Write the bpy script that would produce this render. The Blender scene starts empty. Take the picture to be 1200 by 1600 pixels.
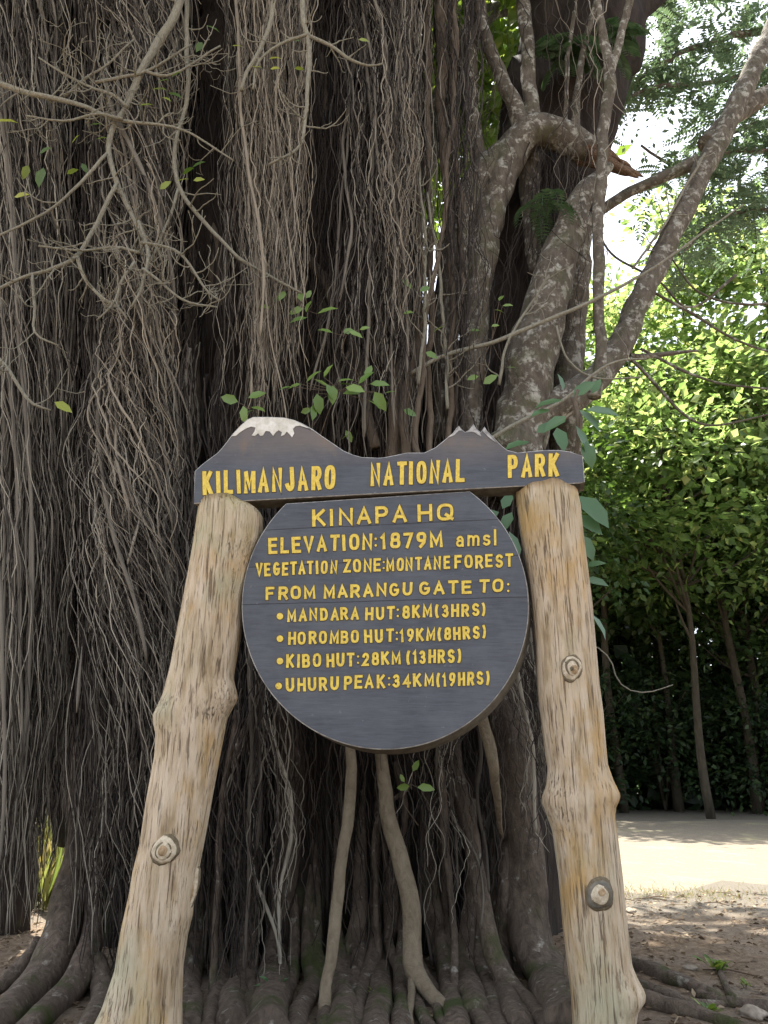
import bpy, bmesh, math, random
import numpy as np
from mathutils import Vector, Matrix

random.seed(7)
rng = np.random.default_rng(11)
scene = bpy.context.scene
C = scene.collection
R = math.radians

# ------------------------------------------------------------------ camera, world, sun, exposure
CAM_Z, PITCH, F = 1.5, R(18.4), 1200.0          # F in pixels of a 1200x1600 frame
cam_d = bpy.data.cameras.new('camera')
cam = bpy.data.objects.new('camera', cam_d); C.objects.link(cam)
cam.location = (0, 0, CAM_Z); cam.rotation_euler = (math.pi / 2 + PITCH, 0, 0)
cam_d.sensor_fit = 'VERTICAL'; cam_d.sensor_height = 24; cam_d.sensor_width = 18
cam_d.lens = 24 * F / 1600
cam_d.clip_end = 2000; cam_d.clip_start = 0.05
scene.camera = cam

SUN_EL, SUN_AZ = R(66), R(-32)                  # azimuth measured from +Y towards +X
sun_dir = Vector((math.sin(SUN_AZ) * math.cos(SUN_EL), math.cos(SUN_AZ) * math.cos(SUN_EL), math.sin(SUN_EL)))
w = bpy.data.worlds.new('World'); scene.world = w; w.use_nodes = True
nt = w.node_tree; bg = nt.nodes['Background']
sky = nt.nodes.new('ShaderNodeTexSky'); sky.sky_type = 'NISHITA'; sky.sun_disc = False
sky.sun_elevation = SUN_EL; sky.sun_rotation = SUN_AZ
sky.air_density = 1.0; sky.dust_density = 2.5; sky.ozone_density = 1.0
hz = nt.nodes.new('ShaderNodeHueSaturation'); hz.inputs['Saturation'].default_value = .42     # humid white sky
nt.links.new(sky.outputs[0], hz.inputs['Color']); nt.links.new(hz.outputs[0], bg.inputs[0]); bg.inputs[1].default_value = 0.15
sl = bpy.data.lights.new('sun', 'SUN'); sl.energy = 5.0; sl.angle = R(0.6); sl.color = (1, .955, .87)
so = bpy.data.objects.new('sun', sl); C.objects.link(so)
so.rotation_euler = (-sun_dir).to_track_quat('-Z', 'Y').to_euler()
scene.view_settings.view_transform = 'Standard'; scene.view_settings.look = 'None'
scene.view_settings.exposure = 1.85; scene.view_settings.gamma = 1
scene.cycles.max_bounces = 8; scene.cycles.diffuse_bounces = 3
scene.cycles.transmission_bounces = 4; scene.cycles.transparent_max_bounces = 8
scene.cycles.caustics_reflective = False; scene.cycles.caustics_refractive = False
scene.cycles.use_denoising = True; scene.cycles.denoising_prefilter = 'ACCURATE'

# ------------------------------------------------------------------ helpers
CP, SP = math.cos(PITCH), math.sin(PITCH)
def at(px, py, Y):
    """point of the place seen at photo pixel (px,py), standing at distance Y in front of the viewer"""
    u, v = (px - 600) / F, (800 - py) / F
    t = Y / (CP - v * SP)
    return np.array((u * t, Y, CAM_Z + t * (SP + v * CP)))
def height_at(py, Y):
    v = (800 - np.asarray(py, float)) / F
    return CAM_Z + Y / (CP - v * SP) * (SP + v * CP)
def ppm(py, Y):
    """metres per photo pixel there"""
    return Y / (CP - (800 - py) / F * SP) / F

def link(o, parent=None):
    C.objects.link(o)
    if parent: o.parent = parent
    return o
def tag(o, label=None, cat=None, group=None, kind=None):
    if label: o['label'] = label
    if cat: o['category'] = cat
    if group: o['group'] = group
    if kind: o['kind'] = kind
    return o
def empty(name, loc=(0, 0, 0)):
    o = bpy.data.objects.new(name, None); o.location = loc; o.empty_display_size = .2
    return link(o)
def mesh_obj(name, V, Fc, mat, parent=None, smooth=True, mats=None, midx=None):
    """V (n,3); Fc: array (m,k) or list of such arrays"""
    if not isinstance(Fc, (list, tuple)): Fc = [Fc]
    Fc = [np.asarray(f, dtype=np.int32) for f in Fc if len(f)]
    me = bpy.data.meshes.new(name)
    V = np.asarray(V, dtype=np.float32)
    if parent is not None and parent.type == 'EMPTY':
        V = V - np.array(parent.location, dtype=np.float32)
    elif parent is not None and parent.parent is not None:
        V = V - np.array(parent.parent.location, dtype=np.float32)
    me.vertices.add(len(V)); me.vertices.foreach_set('co', V.ravel())
    loops = np.concatenate([f.ravel() for f in Fc])
    tot = np.concatenate([np.full(len(f), f.shape[1], dtype=np.int32) for f in Fc])
    start = np.concatenate([[0], np.cumsum(tot)[:-1]]).astype(np.int32)
    me.loops.add(len(loops)); me.loops.foreach_set('vertex_index', loops)
    me.polygons.add(len(tot)); me.polygons.foreach_set('loop_start', start)
    me.polygons.foreach_set('loop_total', tot)
    me.polygons.foreach_set('use_smooth', np.full(len(tot), smooth))
    for m in (mats or [mat]): me.materials.append(m)
    if midx is not None: me.polygons.foreach_set('material_index', np.asarray(midx, dtype=np.int32))
    me.update(); me.validate()
    o = bpy.data.objects.new(name, me)
    return link(o, parent)

class MB:
    """collects vertices and faces of one mesh"""
    def __init__(s): s.V = []; s.Q = []; s.T = []; s.n = 0
    def add(s, V, Q=None, T=None):
        V = np.asarray(V, dtype=np.float32).reshape(-1, 3)
        if Q is not None and len(Q): s.Q.append(np.asarray(Q, dtype=np.int64) + s.n)
        if T is not None and len(T): s.T.append(np.asarray(T, dtype=np.int64) + s.n)
        s.V.append(V); s.n += len(V)
    def build(s, name, mat, parent=None, smooth=True):
        fc = []
        if s.Q: fc.append(np.concatenate(s.Q))
        if s.T: fc.append(np.concatenate(s.T))
        return mesh_obj(name, np.concatenate(s.V), fc, mat, parent, smooth)

def spline(P, n):
    """Catmull-Rom through rows of P (any columns), n samples evenly along it"""
    P = np.asarray(P, dtype=float)
    if len(P) == 2:
        t = np.linspace(0, 1, n)[:, None]; return P[0] * (1 - t) + P[1] * t
    d = np.concatenate([[0], np.cumsum(np.maximum(np.linalg.norm(np.diff(P[:, :3], axis=0), axis=1), 1e-6))])
    q = np.vstack([2 * P[0] - P[1], P, 2 * P[-1] - P[-2]])
    out = []
    for s in np.linspace(0, d[-1], n):
        i = min(np.searchsorted(d, s, side='right') - 1, len(P) - 2)
        t = (s - d[i]) / (d[i + 1] - d[i])
        p0, p1, p2, p3 = q[i], q[i + 1], q[i + 2], q[i + 3]
        out.append(.5 * ((2 * p1) + (-p0 + p2) * t + (2 * p0 - 5 * p1 + 4 * p2 - p3) * t * t + (-p0 + 3 * p1 - 3 * p2 + p3) * t ** 3))
    return np.array(out)

def tube(mb, P, r, k=8, lump=0.0, flute=0.0, cap=True):
    """swept tube through points P with radii r; lump: uneven girth"""
    P = np.asarray(P, dtype=float); n = len(P); r = np.broadcast_to(np.asarray(r, dtype=float), (n,))
    T = np.gradient(P, axis=0); T /= np.linalg.norm(T, axis=1)[:, None] + 1e-9
    up = np.array((1., 0, 0)) if abs(T[0][0]) < .8 else np.array((0, 1., 0))
    N = np.zeros_like(P); a = up
    for i in range(n):
        a = a - T[i] * a.dot(T[i]); a /= np.linalg.norm(a) + 1e-9; N[i] = a
    B = np.cross(T, N)
    th = np.linspace(0, 2 * np.pi, k, endpoint=False)
    rr = np.repeat(r[:, None], k, 1)
    if lump or flute:
        s = np.linspace(0, 1, n)[:, None] * n
        ph = rng.uniform(0, 6.28, 12)
        g = sum(np.sin(th * (j % 3 + 1) + s * f + ph[j]) for j, f in enumerate((.23, .41, .71, 1.1, .57, .9))) / 6
        rr = rr * (1 + lump * 1.8 * g)
        if flute:
            g2 = sum(np.sin(th * m + ph[j + 6] + np.sin(s * .12 + ph[j]) * 1.5) for j, m in enumerate((3, 5, 8, 11))) / 4
            rr = rr * (1 + flute * 1.6 * g2)
    V = P[:, None, :] + rr[:, :, None] * (np.cos(th)[None, :, None] * N[:, None, :] + np.sin(th)[None, :, None] * B[:, None, :])
    i = np.arange(n - 1)[:, None] * k; j = np.arange(k)[None, :]; j2 = (j + 1) % k
    Q = np.stack([i + j, i + j2, i + k + j2, i + k + j], -1).reshape(-1, 4)
    V = V.reshape(-1, 3); Tt = None
    if cap:
        V = np.vstack([V, P[0], P[-1]]); c0, c1 = n * k, n * k + 1
        jj = np.arange(k); j2 = (jj + 1) % k
        Tt = np.vstack([np.stack([np.full(k, c0), j2, jj], -1), np.stack([np.full(k, c1), (n - 1) * k + jj, (n - 1) * k + j2], -1)])
    mb.add(V, Q, Tt)

def pxpath(nodes, Y, n=None, wob=0.0, rs=1.0):
    """nodes (px, py, half width px[, Y]) -> sampled points and radii"""
    A = []
    for nd in nodes:
        y = nd[3] if len(nd) > 3 else Y
        p = at(nd[0], nd[1], y); A.append((*p, nd[2] * ppm(nd[1], y) * rs))
    A = np.array(A)
    L = np.linalg.norm(np.diff(A[:, :3], axis=0), axis=1).sum()
    n = n or max(6, int(L / .07))
    S = spline(A, n); P, r = S[:, :3], np.maximum(S[:, 3], .0015)
    if wob:
        t = np.linspace(0, L, n)
        for ax in (0, 1):
            for lam, am in ((1.1, 1), (.45, .4), (.22, .2)):
                P[:, ax] += wob * am * np.sin(t / lam * 6.28 + rng.uniform(0, 6.28))
    return P, r

def hanging(X, Y, Z, Rr, k=4):
    """many downward strands at once: arrays (s, n)"""
    s, n = X.shape
    th = np.linspace(0, 2 * np.pi, k, endpoint=False) + .4
    V = np.stack([X[:, :, None] + Rr[:, :, None] * np.cos(th), Y[:, :, None] + Rr[:, :, None] * np.sin(th), np.repeat(Z[:, :, None], k, 2)], -1).reshape(-1, 3)
    b = (np.arange(s) * n * k)[:, None, None]; i = (np.arange(n - 1) * k)[None, :, None]; j = np.arange(k)[None, None, :]; j2 = (j + 1) % k
    Q = np.stack([b + i + j, b + i + j2, b + i + k + j2, b + i + k + j], -1).reshape(-1, 4)
    return V, Q

# ------------------------------------------------------------------ materials
def new_mat(name):
    m = bpy.data.materials.new(name); m.use_nodes = True
    n = m.node_tree.nodes; l = m.node_tree.links
    return m, n, l, n['Principled BSDF'], n['Material Output']
def N(n, t, **kw):
    x = n.new(t)
    for k, v in kw.items(): setattr(x, k, v)
    return x
def mapping(n, l, scale, rot=(0, 0, 0), coord='Object'):
    tc = N(n, 'ShaderNodeTexCoord'); mp = N(n, 'ShaderNodeMapping')
    mp.inputs['Scale'].default_value = scale; mp.inputs['Rotation'].default_value = rot
    l.new(tc.outputs[coord], mp.inputs[0]); return mp.outputs[0]
def noise(n, l, vec, scale, detail=4, rough=.55, dist=0):
    x = N(n, 'ShaderNodeTexNoise'); x.inputs['Scale'].default_value = scale; x.inputs['Detail'].default_value = detail
    x.inputs['Roughness'].default_value = rough; x.inputs['Distortion'].default_value = dist
    if vec is not None: l.new(vec, x.inputs['Vector'])
    return x.outputs['Fac']
def ramp(n, l, fac, stops, interp='LINEAR'):
    x = N(n, 'ShaderNodeValToRGB'); x.color_ramp.interpolation = interp
    e = x.color_ramp.elements
    while len(e) < len(stops): e.new(.5)
    for el, (p, c) in zip(e, stops):
        el.position = p; el.color = (*c, 1) if len(c) == 3 else c
    l.new(fac, x.inputs[0]); return x.outputs[0]
def mix(n, l, fac, a, b, mode='MIX'):
    x = N(n, 'ShaderNodeMix', data_type='RGBA', blend_type=mode)
    for s, v in ((x.inputs[0], fac), (x.inputs[6], a), (x.inputs[7], b)):
        if isinstance(v, (int, float)): s.default_value = v
        elif isinstance(v, tuple): s.default_value = (*v, 1)
        else: l.new(v, s)
    return x.outputs[2]
def bump(n, l, h, strength, dist, bsdf):
    x = N(n, 'ShaderNodeBump'); x.inputs['Strength'].default_value = strength; x.inputs['Distance'].default_value = dist
    l.new(h, x.inputs['Height']); l.new(x.outputs[0], bsdf.inputs['Normal'])
def math_(n, l, op, a, b=None):
    x = N(n, 'ShaderNodeMath', operation=op)
    for i, v in enumerate((a, b)):
        if v is None: continue
        if isinstance(v, (int, float)): x.inputs[i].default_value = v
        else: l.new(v, x.inputs[i])
    return x.outputs[0]

def bark(name, dark, light, lichen=None, lich_amt=.0, moss=None, moss_h=.5, scale=1.0, stretch=.3):
    m, n, l, b, o = new_mat(name)
    v = mapping(n, l, (scale, scale, scale * stretch)); v1 = mapping(n, l, (1, 1, 1))
    f = noise(n, l, v, 9, 8, .65, .6); f2 = noise(n, l, v1, 1.6, 3)
    col = ramp(n, l, f, [(.3, dark), (.7, light)])
    col = mix(n, l, math_(n, l, 'MULTIPLY', f2, .6), col, tuple(c * .45 for c in dark))
    if lichen:
        f3 = noise(n, l, v1, 9, 5, .6, .3); f4 = noise(n, l, v1, 31, 3, .6)
        k = ramp(n, l, math_(n, l, 'ADD', math_(n, l, 'MULTIPLY', f3, .75), math_(n, l, 'MULTIPLY', f4, .25)), [(.57 - lich_amt, (0, 0, 0)), (.66 - lich_amt, (.9, .9, .9))])
        col = mix(n, l, k, col, lichen)
    if moss:
        f5 = noise(n, l, v1, 3.3, 5, .6)
        k = ramp(n, l, f5, [(.52, (0, 0, 0)), (.66, (1, 1, 1))])
        tc = N(n, 'ShaderNodeNewGeometry'); sep = N(n, 'ShaderNodeSeparateXYZ'); l.new(tc.outputs['Position'], sep.inputs[0])
        kz = N(n, 'ShaderNodeMapRange'); l.new(sep.outputs[2], kz.inputs[0]); kz.inputs[1].default_value = moss_h; kz.inputs[2].default_value = 0; kz.inputs[3].default_value = 0; kz.inputs[4].default_value = 1
        col = mix(n, l, math_(n, l, 'MULTIPLY', k, kz.outputs[0]), col, moss)
    l.new(col, b.inputs['Base Color']); b.inputs['Roughness'].default_value = .9; b.inputs['Specular IOR Level'].default_value = .2
    bump(n, l, f, 1, .035, b)
    return m

def strand_mat(name, stops, rough=.85):
    m, n, l, b, o = new_mat(name)
    g = N(n, 'ShaderNodeNewGeometry')
    v = mapping(n, l, (1, 1, .25))
    f = noise(n, l, v, 12, 4)
    fac = math_(n, l, 'ADD', math_(n, l, 'MULTIPLY', g.outputs['Random Per Island'], .75), math_(n, l, 'MULTIPLY', f, .3))
    col = ramp(n, l, fac, stops)
    l.new(col, b.inputs['Base Color']); b.inputs['Roughness'].default_value = rough; b.inputs['Specular IOR Level'].default_value = .25
    return m

def leaf_mat(name, stops, trans, tfac=.42, rough=.42, spec=.5):
    m, n, l, b, o = new_mat(name)
    g = N(n, 'ShaderNodeNewGeometry')
    col = ramp(n, l, g.outputs['Random Per Island'], stops)
    l.new(col, b.inputs['Base Color']); b.inputs['Roughness'].default_value = rough; b.inputs['Specular IOR Level'].default_value = spec
    t = N(n, 'ShaderNodeBsdfTranslucent')
    tcol = mix(n, l, .5, ramp(n, l, g.outputs['Random Per Island'], trans), col)
    l.new(tcol, t.inputs[0])
    mx = N(n, 'ShaderNodeMixShader'); mx.inputs[0].default_value = tfac
    l.new(b.outputs[0], mx.inputs[1]); l.new(t.outputs[0], mx.inputs[2]); l.new(mx.outputs[0], o.inputs[0])
    return m

M = {}
M['core'] = bark('core_bark_shade', (.018, .0135, .011), (.062, .046, .036), moss=(.05, .065, .02), moss_h=1.2)  # near-black bark: deep shade of the gaps put into its colour
M['root'] = bark('root_bark', (.065, .048, .036), (.21, .162, .122), lichen=(.32, .30, .255), lich_amt=-.02, moss=(.045, .062, .016), moss_h=.8, scale=2.2, stretch=.5)
M['proot'] = bark('pale_root_bark', (.19, .15, .10), (.33, .27, .19), lichen=(.42, .39, .33), lich_amt=-.09, scale=2, stretch=.5)
M['limb'] = bark('limb_bark', (.075, .062, .048), (.235, .20, .155), lichen=(.40, .385, .33), lich_amt=.045, moss=(.09, .10, .04), moss_h=12, scale=1.6, stretch=.5)
M['stub'] = bark('broken_wood', (.10, .058, .036), (.38, .25, .16), scale=7, stretch=1)
M['twig'] = bark('twig_bark', (.27, .25, .19), (.46, .43, .335), scale=6)
M['stem'] = bark('stem_bark', (.12, .095, .07), (.27, .21, .155), scale=3)
M['trunk_far'] = bark('forest_bark', (.035, .028, .02), (.095, .08, .055))
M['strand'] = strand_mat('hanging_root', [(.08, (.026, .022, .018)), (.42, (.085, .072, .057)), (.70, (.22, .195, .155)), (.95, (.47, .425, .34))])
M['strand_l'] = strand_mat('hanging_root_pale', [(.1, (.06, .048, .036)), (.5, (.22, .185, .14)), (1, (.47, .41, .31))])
M['strand_d'] = strand_mat('hanging_root_shade', [(.1, (.014, .011, .010)), (.6, (.038, .030, .025)), (.9, (.085, .07, .056)), (1, (.17, .14, .11))])  # dark roots, with the shade between the curtains put into their colour
M['leaf'] = leaf_mat('fig_leaf', [(0, (.06, .12, .02)), (.7, (.10, .17, .035)), (1, (.2, .24, .05))], [(0, (.22, .36, .03)), (1, (.42, .5, .05))])
M['leaf_s'] = leaf_mat('young_fig_leaf', [(0, (.10, .19, .04)), (1, (.20, .30, .07))], [(0, (.22, .36, .03)), (1, (.42, .5, .05))], .3, .35)
M['leaf_y'] = leaf_mat('yellowing_leaf', [(0, (.25, .32, .05)), (1, (.42, .42, .06))], [(0, (.4, .5, .05)), (1, (.55, .55, .06))])
M['leaf_b'] = leaf_mat('big_leaf', [(0, (.06, .13, .055)), (1, (.10, .19, .085))], [(0, (.14, .3, .06)), (1, (.2, .36, .08))], .3, .35)
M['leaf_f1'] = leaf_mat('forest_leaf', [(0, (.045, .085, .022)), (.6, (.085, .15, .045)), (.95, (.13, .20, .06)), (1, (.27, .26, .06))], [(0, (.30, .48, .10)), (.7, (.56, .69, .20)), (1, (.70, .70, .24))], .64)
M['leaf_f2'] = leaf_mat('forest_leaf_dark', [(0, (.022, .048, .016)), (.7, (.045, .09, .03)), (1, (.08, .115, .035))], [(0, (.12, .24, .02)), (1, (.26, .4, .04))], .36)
M['leaf_p'] = leaf_mat('feather_leaf', [(0, (.075, .115, .07)), (1, (.13, .175, .105))], [(0, (.16, .27, .11)), (1, (.27, .38, .15))], .4)
M['fern'] = leaf_mat('fern_leaf', [(0, (.045, .085, .04)), (1, (.08, .13, .06))], [(0, (.1, .2, .05)), (1, (.16, .26, .07))], .3)
M['grass'] = leaf_mat('grass_blade', [(0, (.15, .16, .05)), (.5, (.28, .24, .09)), (1, (.40, .31, .14))], [(0, (.25, .4, .05)), (1, (.5, .45, .12))], .35)
M['litter'] = leaf_mat('dry_litter', [(0, (.07, .045, .03)), (.6, (.17, .12, .075)), (1, (.34, .27, .18))], [(0, (.1, .06, .03)), (1, (.3, .2, .1))], .1, .8, .2)

# log post wood
def wood_post(seed):
    m, n, l, b, o = new_mat('post_wood')
    v = mapping(n, l, (1, 1, .04)); v2 = mapping(n, l, (1, 1, .16)); v1 = mapping(n, l, (1, 1, .55))
    for q in (v, v2, v1): q.node.inputs['Location'].default_value = (seed, seed * .7, seed * .3)
    fine = noise(n, l, v, 58, 7, .66, .25); mid = noise(n, l, v2, 17, 5, .6, .35); big = noise(n, l, v1, 3.4, 4, .6, .3); big2 = noise(n, l, v1, 2.1, 3, .55, .5)
    col = ramp(n, l, mid, [(.30, (.30, .215, .12)), (.46, (.50, .385, .255)), (.68, (.63, .515, .38))])
    col = mix(n, l, ramp(n, l, big, [(.50, (0, 0, 0)), (.64, (.8, .8, .8))]), col, (.50, .31, .115))
    col = mix(n, l, ramp(n, l, big2, [(.54, (0, 0, 0)), (.70, (.7, .7, .7))]), col, (.42, .40, .27))
    sp = noise(n, l, v1, 55, 4, .7)
    vc = mapping(n, l, (1, 1, .045)); vc.node.inputs['Location'].default_value = (seed * 2, seed, seed); crk = noise(n, l, vc, 85, 4, .62, .3); msk = noise(n, l, v1, 5, 3)
    ck = math_(n, l, 'MULTIPLY', ramp(n, l, crk, [(.34, (1, 1, 1)), (.43, (0, 0, 0))]), ramp(n, l, msk, [(.36, (0, 0, 0)), (.5, (1, 1, 1))]))
    col = mix(n, l, ramp(n, l, fine, [(.34, (.8, .8, .8)), (.45, (0, 0, 0))]), col, (.19, .13, .075))
    col = mix(n, l, ramp(n, l, sp, [(.27, (.7, .7, .7)), (.34, (0, 0, 0))]), col, (.13, .10, .06))
    col = mix(n, l, math_(n, l, 'MULTIPLY', ck, .8), col, (.17, .11, .065))
    # greenish algae near the top of the post
    g = N(n, 'ShaderNodeNewGeometry'); sep = N(n, 'ShaderNodeSeparateXYZ'); l.new(g.outputs['Position'], sep.inputs[0])
    mr = N(n, 'ShaderNodeMapRange'); l.new(sep.outputs[2], mr.inputs[0]); mr.inputs[1].default_value = 2.75; mr.inputs[2].default_value = 3.2
    mr.inputs[3].default_value = 0; mr.inputs[4].default_value = .55 if seed < 5 else .15
    col = mix(n, l, math_(n, l, 'MULTIPLY', mr.outputs[0], ramp(n, l, big, [(.35, (0, 0, 0)), (.6, (1, 1, 1))])), col, (.30, .32, .15))
    l.new(col, b.inputs['Base Color']); b.inputs['Roughness'].default_value = .8; b.inputs['Specular IOR Level'].default_value = .25
    h = math_(n, l, 'SUBTRACT', math_(n, l, 'ADD', math_(n, l, 'MULTIPLY', fine, .7), mid), math_(n, l, 'MULTIPLY', ck, .5))
    bump(n, l, h, 1, .022, b)
    return m
M['post_a'], M['post_b'] = wood_post(1.3), wood_post(9.1)

# dark painted boards; joints: (z at x=0, slope) of the joints between planks
def board_mat(name, joints, warm):
    m, n, l, b, o = new_mat(name)
    v = mapping(n, l, (.12, 1, 1)); v1 = mapping(n, l, (1, 1, 1))
    grain = noise(n, l, v, 60, 5, .6, .2); cloud = noise(n, l, v1, 3.2, 5, .6, .4); sc = noise(n, l, v1, 24, 5, .65)
    col = ramp(n, l, grain, [(.3, (.042, .045, .055)), (.7, (.074, .079, .093))])
    col = mix(n, l, ramp(n, l, cloud, [(.42, (0, 0, 0)), (.72, (.75, .75, .75))]), col, (.096, .101, .114))
    if warm:
        g = N(n, 'ShaderNodeNewGeometry'); sep = N(n, 'ShaderNodeSeparateXYZ'); l.new(g.outputs['Position'], sep.inputs[0])
        mr = N(n, 'ShaderNodeMapRange'); l.new(sep.outputs[2], mr.inputs[0]); mr.inputs[1].default_value = 3.42; mr.inputs[2].default_value = 3.6
        k = math_(n, l, 'MULTIPLY', mr.outputs[0], ramp(n, l, cloud, [(.3, (.25, .25, .25)), (.7, (.95, .95, .95))]))
        col = mix(n, l, k, col, (.145, .115, .095))
        col = mix(n, l, math_(n, l, 'MULTIPLY', mr.outputs[0], ramp(n, l, noise(n, l, v1, 6.5, 4), [(.58, (0, 0, 0)), (.72, (.6, .6, .6))])), col, (.20, .125, .065))
    col = mix(n, l, ramp(n, l, sc, [(.66, (0, 0, 0)), (.74, (.45, .45, .45))]), col, (.24, .235, .23))
    hgt = grain
    if joints:
        tc = N(n, 'ShaderNodeNewGeometry'); sep = N(n, 'ShaderNodeSeparateXYZ'); l.new(tc.outputs['Position'], sep.inputs[0])
        wob = math_(n, l, 'MULTIPLY', math_(n, l, 'SUBTRACT', noise(n, l, v, 7, 3), .5), .02)
        tot = None
        for z0, sl_ in joints:
            d = math_(n, l, 'SUBTRACT', sep.outputs[2], math_(n, l, 'ADD', math_(n, l, 'MULTIPLY', sep.outputs[0], sl_), z0))
            d = math_(n, l, 'ABSOLUTE', math_(n, l, 'ADD', d, wob))
            k = ramp(n, l, d, [(.0005, (1, 1, 1)), (.0036, (0, 0, 0))])
            tot = k if tot is None else math_(n, l, 'MAXIMUM', tot, k)
        col = mix(n, l, tot, col, (.02, .02, .022))
        hgt = math_(n, l, 'SUBTRACT', grain, math_(n, l, 'MULTIPLY', tot, 2))
    l.new(col, b.inputs['Base Color']); b.inputs['Roughness'].default_value = .52; b.inputs['Specular IOR Level'].default_value = .45
    bump(n, l, hgt, .35, .006, b)
    return m

def simple_noise_mat(name, c0, c1, scale=20, rough=.7, spec=.3, bmp=.3, stretch=(1, 1, 1)):
    m, n, l, b, o = new_mat(name)
    f = noise(n, l, mapping(n, l, stretch), scale, 6, .62, .2)
    l.new(ramp(n, l, f, [(.32, c0), (.68, c1)]), b.inputs['Base Color'])
    b.inputs['Roughness'].default_value = rough; b.inputs['Specular IOR Level'].default_value = spec
    if bmp: bump(n, l, f, bmp, .01, b)
    return m
M['yellow'] = simple_noise_mat('yellow_paint', (.60, .42, .07), (.82, .60, .09), 38, .6, .35, .25)
def _wear(m):
    n = m.node_tree.nodes; l = m.node_tree.links; b = n['Principled BSDF']; src = b.inputs['Base Color'].links[0].from_socket
    f = noise(n, l, mapping(n, l, (1, 1, 1)), 70, 4, .7)
    l.new(mix(n, l, ramp(n, l, f, [(.33, (.8, .8, .8)), (.42, (0, 0, 0))]), src, (.26, .145, .045)), b.inputs['Base Color'])
    f = noise(n, l, mapping(n, l, (1, 1, 1)), 9, 4, .7); src = b.inputs['Base Color'].links[0].from_socket
    l.new(mix(n, l, ramp(n, l, f, [(.6, (0, 0, 0)), (.72, (.6, .6, .6))]), src, (.74, .60, .27)), b.inputs['Base Color'])
_wear(M['yellow'])
M['edge_shade'] = simple_noise_mat('letter_edge_shade', (.055, .036, .02), (.12, .075, .028), 40, .8)  # dark outline painting the shadow edge of the cut letters
M['snow'] = simple_noise_mat('snow_paint', (.50, .46, .37), (.74, .71, .64), 22, .7, .3, .4)
M['rim'] = simple_noise_mat('rim_wood', (.075, .068, .055), (.20, .175, .135), 14, .75, .3, .5)
M['chip'] = simple_noise_mat('worn_edge', (.22, .21, .2), (.58, .56, .52), 30, .7)
M['knot'] = simple_noise_mat('knot_pale', (.36, .28, .18), (.66, .57, .43), 40, .8, .2, .6)
M['knot_c'] = simple_noise_mat('knot_heart', (.25, .16, .085), (.48, .35, .21), 50, .8, .2, .6)
M['knot_g'] = simple_noise_mat('knot_ring', (.10, .075, .045), (.21, .17, .11), 50, .85, .2, .6)
M['log'] = simple_noise_mat('log_wood', (.20, .10, .045), (.42, .24, .10), 9, .8, .2, .6, (.3, 1, 1))
M['rock'] = simple_noise_mat('stone', (.16, .13, .10), (.34, .29, .23), 14, .9, .2, .8)

# ------------------------------------------------------------------ setting: ground, road
def ground_z(x, y):
    x = np.asarray(x, float); y = np.asarray(y, float)
    z = .018 * np.sin(x * 2.3 + 1) * np.sin(y * 1.9) + .012 * np.sin(x * 5.1 + y * 3.3) + .008 * np.sin(x * 9 - y * 11)
    near = np.clip((11.5 - y) / 3, 0, 1)
    d = np.sqrt(((x + .8) / 3.6) ** 2 + ((y - 7.6) / 2.2) ** 2)
    return z * near + .05 * np.exp(-d ** 2 * 1.4) - .02 * (1 - near)
def warp(a, b, n, c, k):
    t = np.linspace(-1, 1, n); s = np.sinh(t * k) / math.sinh(k)
    return np.where(s < 0, c + s * (c - a), c + s * (b - c))
gx = warp(-350, 350, 260, 1.5, 5.5); gy = warp(-120, 700, 260, 7.5, 5.8)
GX, GY = np.meshgrid(gx, gy)
GZ = ground_z(GX, GY)
V = np.stack([GX, GY, GZ], -1).reshape(-1, 3)
i = np.arange(259)[:, None] * 260; j = np.arange(259)[None, :]
Q = np.stack([i + j, i + j + 1, i + 261 + j, i + 260 + j], -1).reshape(-1, 4)
m, n, l, b, o = new_mat('soil')
v1 = mapping(n, l, (1, 1, 1))
f1 = noise(n, l, v1, 1.3, 5, .6, .4); f2 = noise(n, l, v1, 18, 6, .65); f3 = noise(n, l, v1, 60, 4, .7)
col = ramp(n, l, f2, [(.3, (.085, .058, .038)), (.5, (.175, .125, .082)), (.7, (.28, .215, .15))])
col = mix(n, l, ramp(n, l, f1, [(.4, (0, 0, 0)), (.65, (.8, .8, .8))]), col, (.20, .165, .13))
col = mix(n, l, ramp(n, l, f3, [(.62, (0, 0, 0)), (.72, (.8, .8, .8))]), col, (.30, .25, .19))
sep = N(n, 'ShaderNodeSeparateXYZ'); l.new(v1, sep.inputs[0])
yy = math_(n, l, 'ADD', sep.outputs[1], math_(n, l, 'MULTIPLY', math_(n, l, 'SUBTRACT', f1, .5), 2.6))
mr = N(n, 'ShaderNodeMapRange'); l.new(yy, mr.inputs[0]); mr.inputs[1].default_value = 7.8; mr.inputs[2].default_value = 9.8
gcol = ramp(n, l, f3, [(.3, (.10, .088, .072)), (.7, (.21, .185, .148))])
col = mix(n, l, mr.outputs[0], col, gcol)
l.new(col, b.inputs['Base Color']); b.inputs['Roughness'].default_value = .95; b.inputs['Specular IOR Level'].default_value = .15
bump(n, l, math_(n, l, 'ADD', f2, math_(n, l, 'MULTIPLY', f3, .4)), .9, .05, b)
ground = mesh_obj('ground', V, Q, m); tag(ground, kind='structure')

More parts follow.
